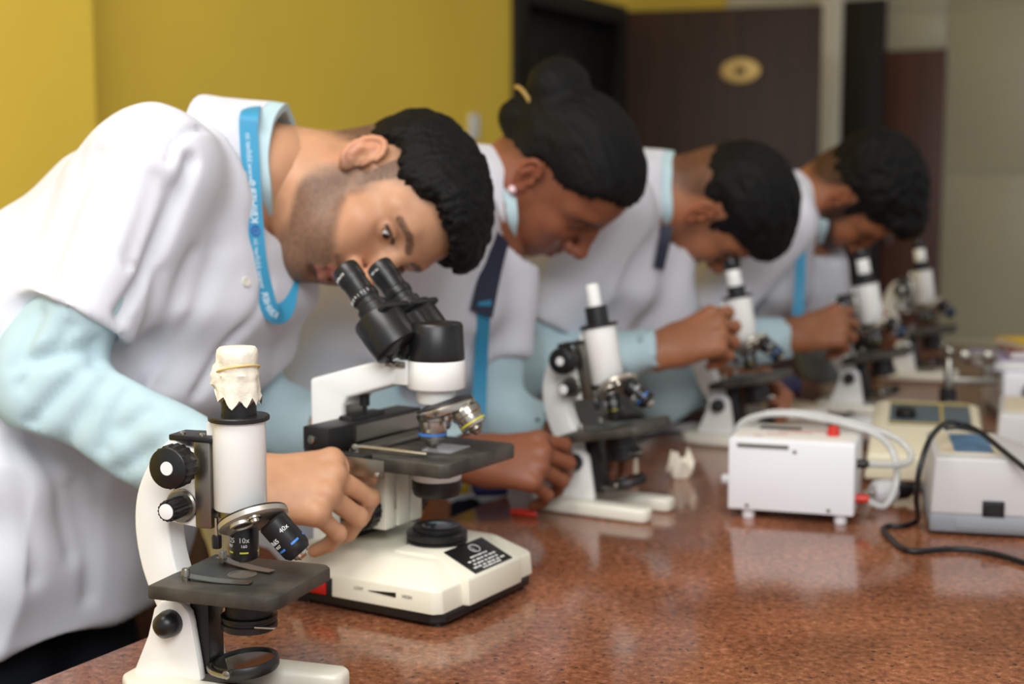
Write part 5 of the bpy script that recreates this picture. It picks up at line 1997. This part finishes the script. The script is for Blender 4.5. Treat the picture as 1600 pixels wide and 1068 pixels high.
# stand with a chrome rod and cross bar
p = ob(1480, 654)
st = empty('rod_stand', p, R(-6), 'small stand with an upright chrome rod and a chrome cross bar', 'stand')
Bm().slab([(-.035, -.04), (.035, -.04), (.04, .05), (-.04, .05)], 0, .02).link('base', 'black_metal', st, bevel=.004)
Bm().lathe([(.016, .02), (.016, .055), (.011, .06)], None, 24).link('rod_socket', 'black_metal', st)
Bm().lathe([(.0085, .055), (.0085, .112), (.006, .115), (.0105, .121), (.0115, .127), (.0085, .134), (.002, .136)], None, 24).link('rod', 'brushed_steel', st)
Bm().box(.0, .085, -.006, .006, .064, .078).link('cross_bar', 'brushed_steel', st, bevel=.002)
Bm().lathe([(.005, 0), (.005, .07)], T(.022, .012, .118) @ RY(90), 12).link('upper_shaft', 'brushed_steel', st)
for x in (.030, .072):
    Bm().lathe([(.009, 0), (.013, .003), (.013, .014), (.009, .017)], T(x, .006, .118) @ RX(90), 20).link('clamp_knob', 'brushed_steel', st)
Bm().box(.065, .085, .006, .02, .064, .118).link('upright_plate', 'brushed_steel', st, bevel=.001)
Bm().lathe([(.014, 0), (.016, .006), (.012, .016), (.004, .019)], T(.0, -.028, .02), 20).link('levelling_knob', 'brushed_steel', st)

# adapter, cables, plug
p = ob(1372, 668)
ad = empty('power_adapter', p, R(12), 'small flat white box among black cables, before the fifth microscope', 'adapter')
Bm().box(-.045, .045, -.035, .035, 0, .018).link('case', 'white_plastic', ad, bevel=.003)
Bm().box(-.03, .03, -.02, .02, .0178, .0188).link('label', 'paper', ad)
up = lambda px, py, z=.004: ob(px, py) + Vector((0, 0, z))
ZV = Vector((0, 0, 1))
c1 = [up(1640, 900), up(1600, 884), up(1545, 868), up(1490, 862), up(1430, 866), up(1408, 860), up(1392, 846), up(1380, 832), up(1388, 826), up(1410, 826), up(1432, 818)]
w0 = ob(1440, 806)
for (px, py, d) in ((1434, 803, 1.78), (1432, 772, 1.735), (1438, 728, 1.725), (1454, 684, 1.745), (1478, 661, 1.80), (1500, 662, 1.83), (1530, 674, 1.80), (1570, 706, 1.75), (1610, 738, 1.71)):
    c1.append(Vector(at(px, py, d)))
tag(hose(c1, .0036, 'cable', 'power_cable'), 'black power cable looping from the bench up over the front grey instrument', 'cable')
c2 = [Vector(at(px, py, d)) for px, py, d in ((1478, 669, 1.86), (1495, 668, 1.9), (1515, 671, 1.92), (1530, 675, 1.93), (1548, 677, 1.95))]
tag(hose(c2, .003, 'cable', 'signal_cable'), 'short thin black cable end lying across the grey instrument top', 'cable')
c3 = [up(px - 16, py + 16) for px, py in ((1290, 676), (1306, 656), (1324, 664), (1340, 676), (1378, 676), (1412, 664), (1418, 646), (1398, 634), (1360, 630), (1322, 640), (1306, 668), (1326, 694))]
tag(hose(c3, .0032, 'cable', 'power_cable'), 'coiled black cable round the small white adapter', 'cable')
pg = ob(1382, 788)
pl = empty('power_plug', pg, R(20), 'white plug adapter with a black plug pushed into it, beside the grey instrument', 'plug')
Bm().lathe([(.012, -.02), (.017, -.014), (.0175, .008), (.013, .014)], T(0, 0, .0175) @ RY(90), 24).link('adapter_body', 'white_plastic', pl)
Bm().lathe([(.012, .014), (.012, .034), (.007, .042), (.005, .056)], T(0, 0, .0175) @ RY(90), 20).link('plug_body', 'black_plastic', pl)
for y in (-.006, .006):
    Bm().lathe([(.0022, -.034), (.0022, -.018)], T(0, y, .0175) @ RY(90), 10).link('pin', 'chrome', pl)


def crumple(name, loc, r, h, seed, label, mt='tissue', open_top=True):
    rnd = random.Random(seed)
    ph = [rnd.random() * 6.28 for _ in range(5)]
    rings = []
    prof = [(.55, 0), (.8, .03), (.95, .3), (1.0, .6), (1.05, .9), (.85, 1.0), (.6, .72), (.05, .6)]
    for k_, (rr, zz) in enumerate(prof):
        ring = []
        for i in range(26):
            a = 2 * math.pi * i / 26
            q = 1 + .16 * math.sin(3 * a + ph[0] + k_ * .5) + .10 * math.sin(5 * a + ph[1] - k_) + .06 * math.sin(8 * a + ph[2] + k_ * 2)
            up_ = 1 + (.35 * math.sin(3 * a + ph[3]) + .2 * math.sin(5 * a + ph[4])) * (zz > .5)
            ring.append((rr * r * q * math.cos(a), rr * r * q * math.sin(a), zz * h * up_))
        rings.append(ring)
    o = Bm().loft(rings).link(name, mt, None, ang=35)
    o.location = loc
    return tag(o, label, 'tissue')


crumple('crumpled_tissue', ob(1062, 746), .017, .03, 4, 'crumpled white tissue standing on the bench beside the white hose box')
crumple('crumpled_tissue', ob(978, 752) , .018, .032, 9, 'crumpled cream tissue behind the round mirror of the paper-roll microscope')

# papers, pouches and pens among the microscopes
def card(name, px, py, w, d, h, rz, mt, label, cat, page=None):
    e = empty(name, ob(px, py), R(rz), label, cat)
    Bm().box(-w / 2, w / 2, -d / 2, d / 2, 0, .0015).link('back_cover', mt, e)
    Bm().box(-w / 2 + .002, w / 2 - .002, -d / 2 + .002, d / 2 - .002, .0015, h - .0015).link('pages', page or 'paper', e)
    Bm().box(-w / 2, w / 2, -d / 2, d / 2, h - .0015, h).link('front_cover', mt, e, bevel=.0004)
    return e


card('notebook', 1012, 668, .15, .11, .016, 22, 'black_card', 'black covered notebook lying behind the paper-roll microscope', 'notebook')
card('notebook', 1228, 648, .12, .10, .02, 30, 'beige_card', 'beige covered notebook beside the fifth microscope, before the bearded student', 'notebook')


def pouch(name, px, py, w, d, h, rz, mt, label, cat):
    e = empty(name, ob(px, py), R(rz), label, cat)
    b = Bm()
    b.loft([[(-w * .46, -d * .4, 0), (w * .46, -d * .4, 0), (w * .46, d * .4, 0), (-w * .46, d * .4, 0)], [(-w * .5, -d * .5, h * .4), (w * .5, -d * .5, h * .4), (w * .5, d * .5, h * .4), (-w * .5, d * .5, h * .4)],
            [(-w * .46, -d * .25, h), (w * .46, -d * .25, h), (w * .46, d * .25, h), (-w * .46, d * .25, h)]])
    b.link('body', mt, e, bevel=h * .16, bseg=3)
    Bm().tube([(-w * .42, 0, h), (w * .42, 0, h)], .0016, 6).link('zip', 'brushed_steel', e)
    return e


pouch('pencil_pouch', 765, 772, .05, .035, .026, 10, 'navy_cloth', 'small dark blue pouch on the bench behind the binocular microscope', 'pouch')
pouch('pencil_pouch', 1212, 612, .10, .06, .034, 20, 'lavender', 'lavender blue pouch on the bench before the bearded student', 'pouch')
e = empty('slide_box', ob(712, 768), R(30), 'small yellow box on the bench behind the binocular microscope', 'box')
Bm().box(-.012, .012, -.02, .02, 0, .022).link('body', 'yellow_card', e, bevel=.001)
Bm().box(-.0125, .0125, -.0205, .0205, .022, .030).link('lid', 'yellow_card', e, bevel=.001)
e = empty('pen_cap', ob(818, 806), R(-25), 'small red pen cap lying on the bench by the horseshoe foot', 'pen cap')
Bm().lathe([(.0042, -.018), (.0046, -.01), (.0046, .016), (.003, .019)], T(0, 0, .0046) @ RY(90), 14).link('cap', 'red_plastic', e)
Bm().box(-.012, .016, -.001, .001, .0088, .0102).link('clip', 'red_plastic', e)
